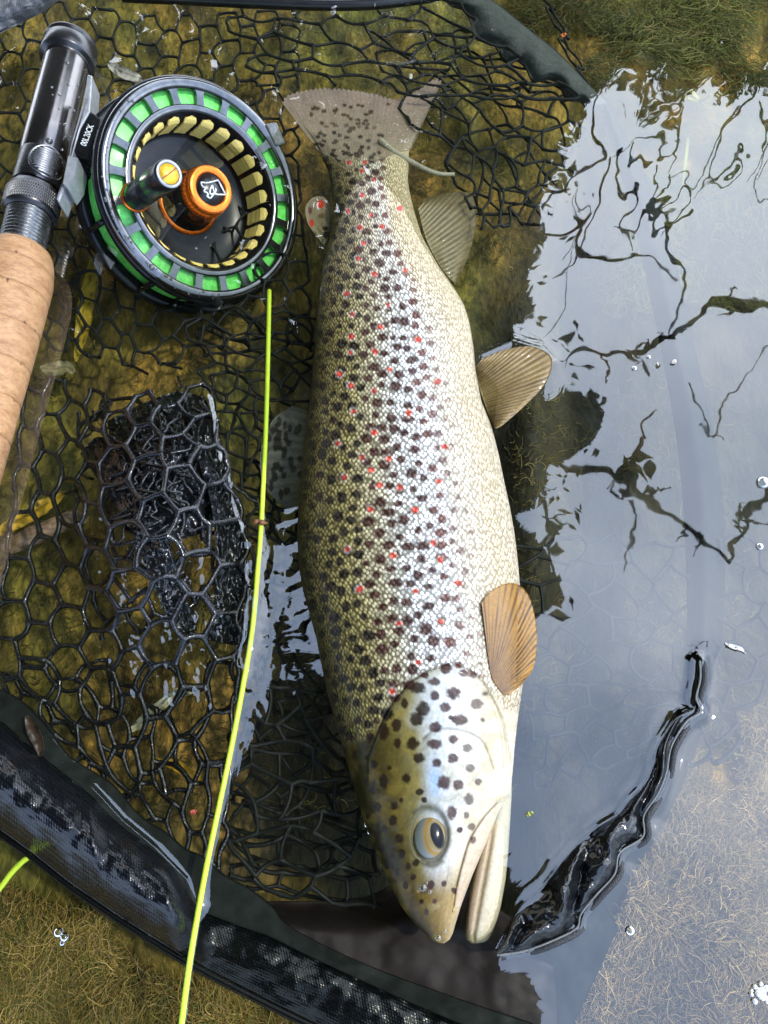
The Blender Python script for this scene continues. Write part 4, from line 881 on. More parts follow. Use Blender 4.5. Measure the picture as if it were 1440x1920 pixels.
# rim under the water on the right, and at the top
sheet('rim_sleeve', [(1128, 195), (1190, 420), (1240, 650), (1275, 860), (1288, 1060), (1285, 1250), (1235, 1420), (1150, 1590), (1060, 1730)], [(1140, 190), (1240, 400), (1300, 640), (1345, 860), (1360, 1060), (1345, 1260), (1300, 1420), (1200, 1640), (1090, 1830)], 120, 16,
      lambda U, Sg, X, Y: -.046 + .014 * np.sin(np.pi * Sg) + .003 * wn(X, Y, 60, 71) - .006 * sstep(300, 600, Y) * sstep(1000, 800, Y), fab_dull)
SC = [(826, -12), (846, 8), (872, 18), (884, 44), (892, 66), (912, 72), (934, 84), (946, 110), (970, 112), (986, 126), (1000, 150), (1028, 146), (1048, 156), (1062, 184), (1088, 188), (1104, 206), (1124, 206), (1136, 196)]
sheet('rim_sleeve', [(905, -12), (935, 8), (975, 40), (1010, 68), (1045, 96), (1078, 130), (1108, 162), (1138, 192)], SC, 110, 16, lambda U, Sg, X, Y: -.010 + .006 * np.sin(np.pi * Sg) + .002 * wn(X, Y, 40, 72), mat('grey_green_rim_fabric', (.040, .050, .046), .7, var=.25, vs_=90, bump=.0005, bs=600))
q = resample([(230, -6), (360, 0), (480, 6), (600, 10), (700, 8), (800, -4), (840, -14)], 50)
mk('rim_rail', *tube(P(q[:, 0], q[:, 1], -.002), .0032, 12), mat('black_top_rail', (.01, .011, .012), .3), net)
sheet('rim_sleeve', [(-60, -80), (0, -60), (60, -50), (110, -60)], [(-60, 95), (-8, 62), (36, 40), (88, 12), (125, -20)], 50, 40, lambda U, Sg, X, Y: .002 + .012 * np.sin(np.pi * np.clip(Sg, 0, 1) * .95) + .006 * wn(X, Y, 22, 73), weave_mat('pale_wet_rim_fabric', (.10, .105, .11), .0012, .3))

# ------------------------------------------------------------------ fly rod
pA = P(127, 112, .013); pB = P(-3, 640, .012)
ax = pB - pA; LAB = np.linalg.norm(ax); ax /= LAB
toC = np.array([0, 0, H]) - (pA + pB) / 2; e2 = toC - ax * toC.dot(ax); e2 /= np.linalg.norm(e2); e1 = np.cross(e2, ax)
RF = Frame(pA, e1, e2, ax)
sA = pscale(127, 104, .013) * .82 ; sB = pscale(-3, 640, .012) * .80
ks = lambda h: sA + (sB - sA) * h / LAB            # metres per pixel along the axis
def hpx(py): return (py - 100) / 540 * LAB         # position along the axis of a picture row (approx.)
rod = thing('fly_rod', 'fly rod with black metal reel seat and cork grip lying across the net', 'fishing rod', pA)
blk = mat('black_anodised_barrel', (.16, .15, .145), .17, metal=.95, var=.06, vs_=90)
blk2 = mat('black_metal_trim', (.06, .06, .062), .28, metal=.85)
steel = mat('worn_thread_metal', (.25, .25, .25), .28, metal=1)
r0 = 52 * sA
mk('butt_cap', *RF.lathe([(0, -.0135), (r0 * .9, -.0135), (r0 * 1.10, -.0120), (r0 * 1.13, -.0105), (r0 * 1.09, -.0100), (r0 * 1.13, -.0092), (r0 * 1.09, -.0086), (r0 * 1.14, -.0078), (r0 * 1.16, .0005), (r0 * 1.13, .0022), (r0 * .98, .0028), (r0 * .95, .0040)], 72), blk2, rod)
_hs = np.linspace(-.05, .5, 400); _py = XY2px(*(pA[:, None] + ax[:, None] * _hs))[1]
def hpx(py): return float(np.interp(py, _py, _hs))
h1 = hpx(352)
mk('barrel', *RF.lathe([(r0 * .94, .0035), (r0 * .945, .006), (r0 * .97, h1 * .6), (50 * ks(h1), h1), (50 * ks(h1) * .9, h1 + .001)], 72), blk, rod)
hh = hpx(300)
hood = mk('hood', *RF.lathe([(51.5 * ks(hh), hh), (52.5 * ks(hh), hh + .001), (53 * ks(h1), h1 - .001), (52 * ks(h1), h1 + .001)], 72), blk2, rod)
# ribbed oval window in the hood
wv = []
for k in range(11):
    t = -1 + 2 * (k + .5) / 11; hw = 40 * math.sqrt(max(0, 1 - (t * .95) ** 2)); hy = hh + (h1 - hh) * (.5 + .42 * t)
    rad = 53.5 * ks(hy); aa = np.linspace(-.72, .72, 14) * hw / 40 + math.pi / 2 - .22
    wv.append(RF.pt(rad * np.cos(aa), rad * np.sin(aa), hy + 0 * aa))
ribs = [tube(p, .00085, 6) for p in wv]
mk('thread_window', *join(ribs), steel, hood)
aa = np.linspace(0, 2 * np.pi, 40); hy = hh + (h1 - hh) * (.5 + .50 * np.sin(aa)); an = math.pi / 2 - .22 + .78 * np.cos(aa)
mk('window_bezel', *btube(RF.pt(53.6 * ks(h1) * np.cos(an), 53.6 * ks(h1) * np.sin(an), hy)[None], .0006, 6), steel, hood)
h2 = hpx(368); h3 = hpx(404)
wob = None
prof = [(52 * ks(h2), h2 - .003), (57 * ks(h2), h2 - .0015), (57 * ks(h2), h2), (59.5 * ks(h2), h2 + .0004)]
prof += [(60 * ks(h3), h3 - .001), (57 * ks(h3), h3), (52 * ks(h3), h3 + .001)]
lr = mk('locking_ring', *RF.lathe(prof, 90), blk2, rod)
kn = []
for s_ in (-1, 1):
    for k in range(70):
        a0 = k / 70 * 2 * math.pi; t = np.linspace(0, 1, 4); a1 = a0 + s_ * t * .28; hq = h2 + .001 + (h3 - h2 - .0026) * t
        kn.append(RF.pt(60.3 * ks(h3) * np.cos(a1), 60.3 * ks(h3) * np.sin(a1), hq))
mk('knurling', *btube(np.array(kn), .00042, 4), steel, lr)
h4 = hpx(478); prof = []
n_ = 12
for k in range(n_):
    for f, rq in ((0, 46), (.3, 50.5), (.6, 50.5), (.9, 46)):
        hq = h3 + .0005 + (h4 - h3) * (k + f) / n_; prof.append((rq * ks(hq), hq))
mk('screw_thread', *RF.lathe(prof, 72), mat('worn_black_thread', (.16, .16, .155), .3, metal=.9, var=.4, vs_=250), rod)
def cork_mat():
    m, n, out = new_mat('cork'); L = n.links.new
    b = N(n, 'ShaderNodeBsdfPrincipled', Roughness=.62); tc = N(n, 'ShaderNodeTexCoord')
    oi = N(n, 'ShaderNodeObjectInfo')
    ad = N(n, 'ShaderNodeVectorMath', operation='ADD'); L(tc.outputs['Object'], ad.inputs[0]); L(oi.outputs['Random'], ad.inputs[1])
    mp = N(n, 'ShaderNodeMapping'); mp.inputs['Rotation'].default_value = (0, 0, -.25); mp.inputs['Scale'].default_value = (1, 2.2, 1); L(ad.outputs[0], mp.inputs[0])
    a = N(n, 'ShaderNodeTexNoise', Scale=110, Detail=8, Roughness=.7); c = N(n, 'ShaderNodeTexNoise', Scale=420, Detail=3); d = N(n, 'ShaderNodeTexVoronoi', Scale=75)
    for q_ in (a, c): L(mp.outputs[0], q_.inputs['Vector'])
    mp2 = N(n, 'ShaderNodeMapping'); mp2.inputs['Rotation'].default_value = (0, 0, -.25); mp2.inputs['Scale'].default_value = (2.6, .8, 1.5); L(ad.outputs[0], mp2.inputs[0]); L(mp2.outputs[0], d.inputs['Vector'])
    r = N(n, 'ShaderNodeValToRGB'); e = r.color_ramp.elements; e[0].position = .30; e[0].color = (.25, .11, .04, 1); e[1].position = .66; e[1].color = (.46, .26, .12, 1); k = e.new(.5); k.color = (.38, .205, .09, 1)
    L(a.outputs['Fac'], r.inputs['Fac'])
    pit = N(n, 'ShaderNodeMapRange'); pit.inputs[1].default_value = .08; pit.inputs[2].default_value = .17; pit.inputs[3].default_value = .22; pit.inputs[4].default_value = 1; L(d.outputs['Distance'], pit.inputs[0])
    rv = N(n, 'ShaderNodeMapRange'); rv.inputs[3].default_value = .85; rv.inputs[4].default_value = 1.12; L(oi.outputs['Random'], rv.inputs[0])
    m1 = N(n, 'ShaderNodeMath', operation='MULTIPLY'); L(pit.outputs[0], m1.inputs[0]); L(rv.outputs[0], m1.inputs[1])
    fr = N(n, 'ShaderNodeMapRange'); fr.inputs[1].default_value = .3; fr.inputs[2].default_value = .7; fr.inputs[3].default_value = .86; fr.inputs[4].default_value = 1.12; L(c.outputs['Fac'], fr.inputs[0])
    m2 = N(n, 'ShaderNodeMath', operation='MULTIPLY'); L(m1.outputs[0], m2.inputs[0]); L(fr.outputs[0], m2.inputs[1])
    mu = N(n, 'ShaderNodeVectorMath', operation='MULTIPLY'); L(r.outputs['Color'], mu.inputs[0]); L(m2.outputs[0], mu.inputs[1]); L(mu.outputs[0], b.inputs['Base Color'])
    bp = N(n, 'ShaderNodeBump', Strength=.6, Distance=.0008); L(m2.outputs[0], bp.inputs['Height']); L(bp.outputs[0], b.inputs['Normal'])
    L(b.outputs[0], out.inputs[0]); return m
cork = cork_mat()
grip = [(468, 56), (474, 68), (484, 76), (500, 82), (525, 87), (580, 87), (660, 85), (760, 81), (900, 77), (1050, 77), (1250, 80)]
gpy = np.array([g_[0] for g_ in grip], float); grw = np.array([g_[1] for g_ in grip], float)
cuts = [468, 512, 560, 622, 688, 752, 822, 890, 960, 1040, 1120, 1200]
for c0, c1 in zip(cuts[:-1], cuts[1:]):
    yy = np.linspace(c0, c1, 14); rad = np.interp(yy, gpy, grw)
    rad[0] *= .985 if c0 > 480 else 1; rad[-1] *= .985
    prof = [(rad[0] * .5 * ks(hpx(c0)), hpx(c0))] + [(r_ * ks(hpx(y_)), hpx(y_)) for r_, y_ in zip(rad, yy)] + [(rad[-1] * .5 * ks(hpx(c1)), hpx(c1))]
    mk('cork_ring', *RF.lathe(prof, 80), cork, rod)
# water drops on the barrel
rr = np.random.default_rng(21); dv = []
for k in range(26):
    h_ = rr.uniform(.008, h1 * .95); a_ = math.pi / 2 + rr.uniform(-.9, .5); rad = r0 * .955; c = RF.pt(rad * math.cos(a_), rad * math.sin(a_), h_)
    s_ = rr.uniform(.0004, .0011) * (2.2 if k == 0 else 1)
    fr = Frame(c, e1, ax, RF.pt(math.cos(a_), math.sin(a_), 0) - RF.o)
    dv.append(fr.lathe([(s_, 0), (s_ * .9, s_ * .3), (s_ * .55, s_ * .55), (0.00001, s_ * .66)], 12))
dropm = mat('water_drop', (.06, .06, .06), .04, coat=1, var=0)
d_ = mk('water_drops', *join(dv), dropm, rod); d_['kind'] = 'stuff'

# ------------------------------------------------------------------ fly reel
RC = P(386, 360, .004); PXS = float(pscale(386, 360, .004)); R = 200 * PXS
wv_ = np.array([0, 0, H]) - RC; wv_ /= np.linalg.norm(wv_)
xr = np.array([1., 0, 0]); xr -= wv_ * xr.dot(wv_); xr /= np.linalg.norm(xr); yu = np.cross(wv_, xr)
PH = math.radians(30); ca = math.radians(28)
axd = math.cos(ca) * xr + math.sin(ca) * yu
nn = wv_ * math.cos(PH) + axd * math.sin(PH); f1 = axd * math.cos(PH) - wv_ * math.sin(PH); f2 = np.cross(nn, f1)
QF = Frame(RC, f1, f2, nn)
reel = thing('fly_reel', 'black large arbor fly reel with orange knob and green line half under water', 'fishing reel', RC)
rblk = mat('reel_black_anodised', (.016, .017, .019), .26, metal=.5, var=.15, spec=.3)
rsil = mat('reel_bright_edge', (.13, .135, .14), .17, metal=.95, var=.2, vs_=70)
orng = mat('orange_anodised', (.72, .17, .02), .25, metal=.8, var=.12, vs_=200)
gline = mat('green_fly_line', (.16, .72, .13), .35, var=.25, vs_=120)
yel = mat('yellow_backing', (.88, .69, .20), .5, var=.2, vs_=500)
D = .48 * R
# rim of the spool: a lathe of the front ring
mk('spool_rim', *QF.lathe([(.90 * R, -.05 * R), (.90 * R, .012 * R), (.92 * R, .03 * R), (.975 * R, .035 * R), (1.0 * R, .0), (1.0 * R, -.07 * R), (.96 * R, -.07 * R), (.90 * R, -.05 * R)], 180), rsil, reel)
mk('frame_rim', *QF.lathe([(1.010 * R, -.02 * R), (1.025 * R, -.03 * R), (1.025 * R, -.085 * R), (.985 * R, -.09 * R), (.985 * R, -.03 * R), (1.010 * R, -.02 * R)], 180), rblk, reel)
mk('rear_ring', *QF.lathe([(.93 * R, -D), (.95 * R, -D + .05 * R), (1.04 * R, -D + .05 * R), (1.06 * R, -D + .02 * R), (1.06 * R, -D - .05 * R), (.93 * R, -D - .05 * R), (.93 * R, -D)], 180), rblk, reel)
mk('back_plate', *QF.lathe([(.0001, -D - .16 * R), (.70 * R, -D - .155 * R), (.94 * R, -D - .04 * R), (.94 * R, -D - .01 * R), (.70 * R, -D - .13 * R), (.0001, -D - .135 * R)], 120), rblk, reel)
for a_ in (62, 168, 205, 318):                                        # frame pillars
    a_ = math.radians(a_); c = [QF.pt(1.02 * R * math.cos(a_), 1.02 * R * math.sin(a_), z) for z in (-.1 * R, -D)]
    mk('frame_pillar', *tube(np.array([c[0] * (1 - t) + c[1] * t for t in np.linspace(0, 1, 5)]), .028 * R, 12), rblk, reel)
# wound line: ridged pack
prof = []
for k in range(16):
    z = -.075 * R - (D - .12 * R) * k / 15
    prof += [(.935 * R, z - .006 * R), (.948 * R, z - .013 * R), (.935 * R, z - .02 * R)]
front = []
for k in range(9):
    r_ = .755 * R + (.165 * R) * k / 8; front += [(r_, -.068 * R), (r_ + .014 * R, -.060 * R)]
wb = lambda th: .006 * np.sin(3 * th + 1) + .004 * np.sin(7 * th)
mk('wound_line', *QF.lathe(front + prof, 180, wob=wb), gline, reel)
# window ring: two bands and spokes
NW = 21; th0 = .1
mk('window_ring', *QF.lathe([(.705 * R, -.05 * R), (.705 * R, .010 * R), (.755 * R, .012 * R), (.768 * R, .006 * R), (.768 * R, -.05 * R)], 160), rsil, reel)
for k in range(NW):
    a_ = th0 + k * 2 * math.pi / NW; pl = []
    rs_ = np.linspace(.735, .915, 9)
    wd = .034 + .030 * np.abs((rs_ - .825) / .09) ** 5
    pl = [(r_ * math.cos(a_ + w_ / r_) * R, r_ * math.sin(a_ + w_ / r_) * R) for r_, w_ in zip(rs_, wd)] + [(r_ * math.cos(a_ - w_ / r_) * R, r_ * math.sin(a_ - w_ / r_) * R) for r_, w_ in zip(rs_[::-1], wd[::-1])]
    V, F = QF.prism(pl, -.045 * R, .004 * R); mk('spoke', V, F, rsil, reel, smooth=False)
# the dished drum
mk('drum', *QF.lathe([(.71 * R, .008 * R), (.70 * R, -.02 * R), (.655 * R, -.10 * R), (.645 * R, -.40 * R), (.60 * R, -.44 * R), (.30 * R, -.43 * R), (.24 * R, -.41 * R), (.0001, -.41 * R)], 160), rblk, reel)
NS = 24
for k in range(NS):
    a_ = .06 + k * 2 * math.pi / NS; t = np.linspace(0, 1, 12) ** 1.9; hw = .094
    out = []
    for side in (1, -1):
        seq = t if side > 0 else t[::-1]
        for q_ in seq:
            z_ = -.040 * R - q_ * .32 * R; rr_ = (.70 - .045 * min(1, q_ / .18)) * R if q_ < .18 else .655 * R - (.010 * R) * (q_ - .18) / .82
            ww = hw * math.sqrt(max(0, 1 - (1 - min(1, q_ / .16)) ** 2)); out.append((a_ + side * ww, rr_ * .975, z_))
    out = np.array(out); top_ = QF.pt(out[:, 1] * np.cos(out[:, 0]), out[:, 1] * np.sin(out[:, 0]), out[:, 2]); o2 = out[:, 1] / .985
    n2 = 12; V = []; F = []
    # ribbed strip: each cross line subdivided so that it follows the drum
    gr = np.zeros((n2, 5, 3))
    for i in range(n2):
        aL, aR = out[i, 0], out[2 * n2 - 1 - i, 0]
        for j in range(5):
            aj = aL + (aR - aL) * j / 4; bump_ = .003 * R * (i % 2); gr[i, j] = QF.pt((out[i, 1] - bump_) * math.cos(aj), (out[i, 1] - bump_) * math.sin(aj), out[i, 2])
    inner = gr.copy(); cen = QF.pt(0, 0, out[:n2, 2])[:, None]; back = cen + (gr - cen) * 1.02
    Vv_ = np.vstack([gr.reshape(-1, 3), back.reshape(-1, 3)]); F_ = np.vstack([gridF(n2, 5)[:, ::-1], gridF(n2, 5, off=n2 * 5)])
    mk('backing_slot', Vv_, F_, yel, reel, smooth=False)
# hub and drag knob
mk('hub', *QF.lathe([(.30 * R, -.43 * R), (.27 * R, -.38 * R), (.24 * R, -.32 * R), (.225 * R, -.25 * R), (.235 * R, -.22 * R), (.20 * R, -.17 * R), (.185 * R, -.06 * R)], 96), rblk, reel)
mk('base_ring', *QF.lathe([(.30 * R, -.44 * R), (.305 * R, -.40 * R), (.27 * R, -.385 * R), (.24 * R, -.39 * R)], 96), orng, reel)
KZ = .11 * R
kprof = [(.16 * R, -.07 * R), (.213 * R, -.065 * R), (.225 * R, -.05 * R), (.225 * R, .01 * R), (.214 * R, .02 * R), (.218 * R, .035 * R), (.211 * R, .045 * R), (.217 * R, .06 * R), (.215 * R, .10 * R), (.205 * R, KZ), (.150 * R, KZ + .004 * R), (.146 * R, KZ - .006 * R), (.0001, KZ - .006 * R)]
knob = mk('drag_knob', *QF.lathe(kprof, 96, wob=lambda th: .008 * np.sign(np.sin(th * 44)) * 0), orng, reel)
mk('knob_face', *QF.lathe([(.146 * R, KZ - .006 * R), (.146 * R, KZ), (.0001, KZ + .001 * R)], 64), mat('knob_black_face', (.006, .006, .006), .3), knob)
kn = []
for k in range(44):
    a0 = k / 44 * 2 * math.pi; kn.append(QF.pt(.225 * R * math.cos(a0), .225 * R * math.sin(a0), np.linspace(-.045, .006, 3) * R))
mk('knurling', *btube(np.array(kn), .007 * R, 5), orng, knob)
# castle emblem with a looped letter, seen rotated a quarter turn (outline measured on the knob face)
EM = [(-40, -80), (-12, -60), (8, -50), (44, -40), (90, -30), (84, 92), (28, 60), (6, 40), (-40, 58), (-56, 30), (-38, 24), (-42, 2), (-52, -2), (-56, -16), (-34, -20), (-36, -36), (-44, -40), (-46, -60), (-40, -80)]
LT = [(20, 36), (-8, 38), (-22, 24), (-8, 4), (14, -12), (26, -18), (20, 4), (14, 28), (24, 32), (34, 24), (36, 10)]
es = .146 * R / 118
def emb(pts, closed):
    q = np.array(pts, float) * es; q = np.stack([q[:, 0] * 1.06 - .006 * R, -q[:, 1] * .92], -1)
    if not closed: q = resample(q, 40)
    c = QF.pt(q[:, 0], q[:, 1], KZ + .002 * R); return c
e_pts = emb(EM, True); segs = [tube(np.array([e_pts[i], (e_pts[i] + e_pts[i + 1]) / 2, e_pts[i + 1]]), .0085 * R, 6) for i in range(len(e_pts) - 1)]
mk('emblem', *join(segs + [tube(emb(LT, False), .0085 * R, 6)]), mat('emblem_silver', (.55, .56, .55), .35, metal=.3), knob)
# winding handle
hc = (-.66 * R, .25 * R)
def HL(prof, seg=64): return QF.lathe(prof, seg, hc[0], hc[1])
HZ = .78 * R
handle = mk('winding_handle', *HL([(.115 * R, .03 * R), (.118 * R, .06 * R), (.115 * R, .30 * R), (.108 * R, .31 * R), (.115 * R, .325 * R), (.108 * R, .345 * R), (.114 * R, .36 * R), (.107 * R, .38 * R), (.113 * R, .395 * R), (.105 * R, .42 * R), (.118 * R, .44 * R), (.120 * R, HZ - .02 * R), (.110 * R, HZ), (.085 * R, HZ), (.083 * R, HZ - .008 * R), (.0001, HZ - .008 * R)]), rblk, reel)
mk('handle_collar', *HL([(.10 * R, .0), (.128 * R, .002 * R), (.128 * R, .03 * R), (.10 * R, .034 * R)]), orng, handle)
mk('handle_end_ring', *HL([(.083 * R, HZ - .005 * R), (.086 * R, HZ + .004 * R), (.108 * R, HZ + .003 * R), (.112 * R, HZ - .004 * R)]), mat('grey_end_ring', (.28, .29, .30), .35, metal=.6), handle)
sc_ = mk('handle_screw', *HL([(.082 * R, HZ - .008 * R), (.080 * R, HZ), (.0001, HZ + .003 * R)]), mat('gold_screw', (.86, .50, .04), .3, metal=.5, var=.15, vs_=300), handle)
V, F = Frame(QF.pt(hc[0], hc[1], HZ + .003 * R), f1, f2, nn).prism([(-.078 * R, -.012 * R), (.078 * R, .004 * R), (.078 * R, .016 * R), (-.078 * R, .0 * R)], 0, .002 * R)
mk('screw_slot', V, F, mat('screw_slot_dark', (.20, .04, .01), .5), handle, smooth=False)
# clear counterweight block on the far rim
fr = Frame(QF.pt(.99 * R, .12 * R, .0), f1, f2, nn)
V, F = fr.prism([(-.07 * R, -.09 * R), (.055 * R, -.11 * R), (.075 * R, .10 * R), (-.05 * R, .13 * R)], -.09 * R, .055 * R)
cw = mk('counterweight', V, F, mat('clear_grey_block', (.10, .105, .10), .3, var=.4, vs_=200), reel, smooth=False)
bv = cw.modifiers.new('b', 'BEVEL'); bv.width = .02 * R; bv.segments = 2
# foot and its lettering
def pxprism(poly, z1, z0): 
    p = np.array(poly, float); a = P(p[:, 0], p[:, 1], z1); b = a.copy(); b[:, 2] = z0; n = len(p)
    return np.vstack([b, a]), [list(range(n)), list(range(n, 2 * n))[::-1]] + [[i, n + i, n + (i + 1) % n, (i + 1) % n] for i in range(n)]
satin = mat('satin_grey_foot', (.36, .37, .38), .3, metal=.35, var=.2, vs_=80)
fo = mk('reel_foot', *pxprism([(163, 138), (173, 140), (171, 170), (168, 208), (150, 240), (136, 285), (128, 330), (117, 360), (110, 378), (104, 372), (122, 320), (134, 262), (152, 200), (160, 160)], .031, .018), satin, reel, smooth=False)
b_ = fo.modifiers.new('b', 'BEVEL'); b_.width = .0012; b_.segments = 3
st_ = mk('foot_stem', *pxprism([(168, 206), (190, 222), (186, 250), (184, 285), (172, 300), (150, 288), (136, 282), (148, 240)], .030, .008), rblk, reel, smooth=False)
b_ = st_.modifiers.new('b', 'BEVEL'); b_.width = .0012; b_.segments = 3
mk('foot_clamp', *pxprism([(128, 292), (146, 296), (140, 330), (126, 350), (118, 344)], .0335, .02), satin, fo, smooth=False)
mk('foot_bracket', *pxprism([(150, 290), (184, 285), (178, 318), (168, 330), (152, 322), (146, 304)], .022, .0), rblk, reel, smooth=False)
def lettering(txt, px, py, dpx, dpy, hpx_, z, m, parent, name='lettering'):
    cu = bpy.data.curves.new(name, 'FONT'); cu.body = txt; cu.size = 1; cu.extrude = .02; cu.align_x = 'LEFT'
    ob = bpy.data.objects.new('t', cu); COL.objects.link(ob); bpy.context.view_layer.update()
    me = bpy.data.meshes.new_from_object(ob.evaluated_get(bpy.context.evaluated_depsgraph_get())); bpy.data.objects.remove(ob)
    v = np.array([q_.co[:] for q_ in me.vertices]); Ln = v[:, 0].max(); dd_ = math.hypot(dpx, dpy)
    u = np.array([dpx, dpy]); nrm = np.array([dpy, -dpx]) / dd_ * hpx_
    X = px + v[:, 0] / Ln * u[0] + v[:, 1] / .73 * nrm[0]; Y = py + v[:, 0] / Ln * u[1] + v[:, 1] / .73 * nrm[1]
    W = P(X, Y, z); W[:, 2] += v[:, 2] * .01
    F = [list(p.vertices) for p in me.polygons]; return mk(name, W, F, m, parent, smooth=False)
lettering('00L20CK', 161, 275, 15, -39, 12, .0304, mat('white_print', (.75, .76, .76), .5), st_)
# drops on the dry arc of the rim
dv = []
for k in range(46):
    a_ = rr.uniform(1.75, 4.2); ra = rr.uniform(.93, .99) * R; s_ = rr.uniform(.0003, .0009) * (2.2 if k in (0, 1) else 1)
    c = QF.pt(ra * math.cos(a_), ra * math.sin(a_), .033 * R); dv.append(Frame(c, f1, f2, nn).lathe([(s_, 0), (s_ * .9, s_ * .3), (s_ * .55, s_ * .55), (.00001, s_ * .66)], 10))
d_ = mk('water_drops', *join(dv), dropm, reel); d_['kind'] = 'stuff'

# ------------------------------------------------------------------ fly line
ylm = mat('yellow_green_line', (.58, .78, .05), .35, var=.08)
q = resample(LINE, 160)
zz = np.interp(q[:, 1], [545, 640, 900, 1100, 1400, 1600, 1680, 1790, 1850, 1930], [-.016, -.008, .0008, .0016, .002, .003, .0075, .0075, .003, .002])
ln = tag(mk('fly_line', *tube(P(q[:, 0], q[:, 1], zz), np.interp(q[:, 1], [545, 1000, 1930], [.00125, .0012, .0012]), 10), ylm), 'bright yellow green fly line running down from the reel past the trout', 'fishing line')
q = resample([(-30, 1700), (0, 1665), (22, 1636), (44, 1614), (62, 1602)], 30)
tag(mk('line_loop', *tube(P(q[:, 0], q[:, 1], -.004), .0012, 10), ylm), 'short curved end of yellow line beside the outer rim, lower left', 'fishing line')
knm = mat('brown_seed', (.16, .06, .02), .5)
q = resample([(474, 981), (484, 977), (492, 980), (502, 981)], 14)
tag(mk('seed_husk', *tube(P(q[:, 0], q[:, 1], .0028), np.array([.0004, .0009, .0012, .0014, .0012, .0008, .0011, .0014, .0015, .0013, .001, .0008, .0005, .0003]), 8), knm), 'tiny brown seed husk stuck on the yellow line', 'seed')
q = resample([(712, 262), (735, 282), (765, 300), (800, 318), (825, 326), (852, 327)], 40)
tag(mk('pale_stem', *tube(P(q[:, 0], q[:, 1], np.interp(np.arange(40), [0, 12, 39], [-.004, -.006, -.012])), np.linspace(.0018, .0011, 40), 8), mat('pale_stem_skin', (.30, .28, .19), .5, var=.2, vs_=200)), 'thin pale plant stem lying across the tail root', 'stem')

# ------------------------------------------------------------------ leaves and scraps
def leaf(name, label, cat, mid, wid, z, rgb, group=None, curl=.0015, vein=(.6, .55, .5), sd_=0):
    c = resample(mid, 28); d = np.gradient(c, axis=0); nrm = np.stack([-d[:, 1], d[:, 0]], -1); nrm /= np.linalg.norm(nrm, axis=1, keepdims=True)
    t = np.linspace(0, 1, 28); wd = wid * np.sin(np.pi * np.clip(t * .94 + .04, 0, 1)) ** .65 * (1 + .25 * (fbm(t * 12, t * 0 + sd_, 5 + sd_, 2) - .5))
    s = np.linspace(-1, 1, 11)
    g = c[:, None] + nrm[:, None] * (wd[:, None] * s[None])[..., None]
    zz = z + curl * (s[None] ** 2) * np.sin(np.pi * t)[:, None] + .002 * (fbm(t * 5, t * 0 + 3.3, 8 + sd_, 2) - .5)[:, None] + 0 * g[..., 0]
    V, F = slab(P(g[..., 0], g[..., 1], zz), .0004 * np.ones(zz.shape))
    blot = fbm(g[..., 0] / 7, g[..., 1] / 7, 3 + sd_, 3)[..., None]; cc = np.array(rgb) * (.55 + .9 * blot) * np.where(np.abs(s)[None, :, None] < .12, np.array(vein), 1)
    cc = np.where(blot < .33, cc * .35, cc)
    o = mk(name, V, F, leaf_m, None, col=np.vstack([cc.reshape(-1, 3)] * 2)); return tag(o, label, cat, group or {'leaf': 'drift leaves in and under the net', 'scrap': 'small floating scraps', 'petal': 'small floating scraps'}.get(cat))
leaf_m = mat('drift_leaf', (0, 0, 0), .45, attr='Col', var=.15, vs_=300, transl=.2, coat=.2)
YEL = (.62, .40, .03)
leaf('willow_leaf', 'bright yellow leaf under the net beside the cork grip', 'leaf', [(-10, 1003), (30, 978), (70, 955), (105, 935), (122, 922)], 15, -.030, (.72, .46, .04), sd_=1)
leaf('reed_blade', 'long yellow reed blade under the net below the reel', 'leaf', [(181, 465), (172, 510), (164, 555), (155, 610), (142, 678)], 15, -.042, (.50, .36, .035), vein=(1.1, 1.05, 1), sd_=2)
leaf('willow_leaf', 'yellow leaf sliver between the reel foot and the black barrel', 'leaf', [(178, 165), (176, 190), (172, 212)], 8, -.010, YEL, sd_=3)
leaf('willow_leaf', 'pale grey leaf floating just above the reel', 'leaf', [(203, 120), (222, 131), (245, 141), (268, 149)], 11, -.004, (.50, .47, .42), vein=(.5, .5, .5), sd_=4)
leaf('willow_leaf', 'pale cream leaf under the net left of the yellow line', 'leaf', [(245, 1370), (275, 1348), (310, 1322), (335, 1300), (372, 1292)], 14, -.034, (.52, .50, .30), sd_=5)
leaf('willow_leaf', 'amber leaf under the net near the rim flap', 'leaf', [(292, 1426), (322, 1432), (350, 1446), (376, 1462)], 10, -.030, (.55, .33, .02), sd_=6)
leaf('dead_leaf', 'dull olive dead leaf on the bed beside the cork grip', 'leaf', [(75, 690), (100, 692), (125, 688), (140, 700)], 13, -.046, (.28, .25, .13), sd_=7)
leaf('dead_leaf', 'brown dead leaf stuck on the rim flap', 'leaf', [(50, 1342), (60, 1368), (72, 1395), (76, 1418)], 12, -.004, (.07, .045, .032), vein=(1, 1, 1), sd_=8)
leaf('grass_blade', 'thin yellow green grass blade in the rippled reflection', 'leaf', [(1291, 255), (1288, 285), (1284, 320), (1280, 348)], 2.6, -.003, (.30, .33, .04), vein=(1, 1, 1), curl=0, sd_=9)
leaf('white_petal', 'small white sliver floating on the right above the folded hem', 'petal', [(1360, 1206), (1374, 1212), (1388, 1216), (1400, 1224)], 4, .001, (.75, .75, .70), vein=(1, 1, 1), curl=.0004, sd_=10)
leaf('willow_leaf', 'orange scrap of leaf under the reel frame', 'leaf', [(205, 520), (228, 522), (250, 532)], 9, -.044, (.50, .26, .02), sd_=11)
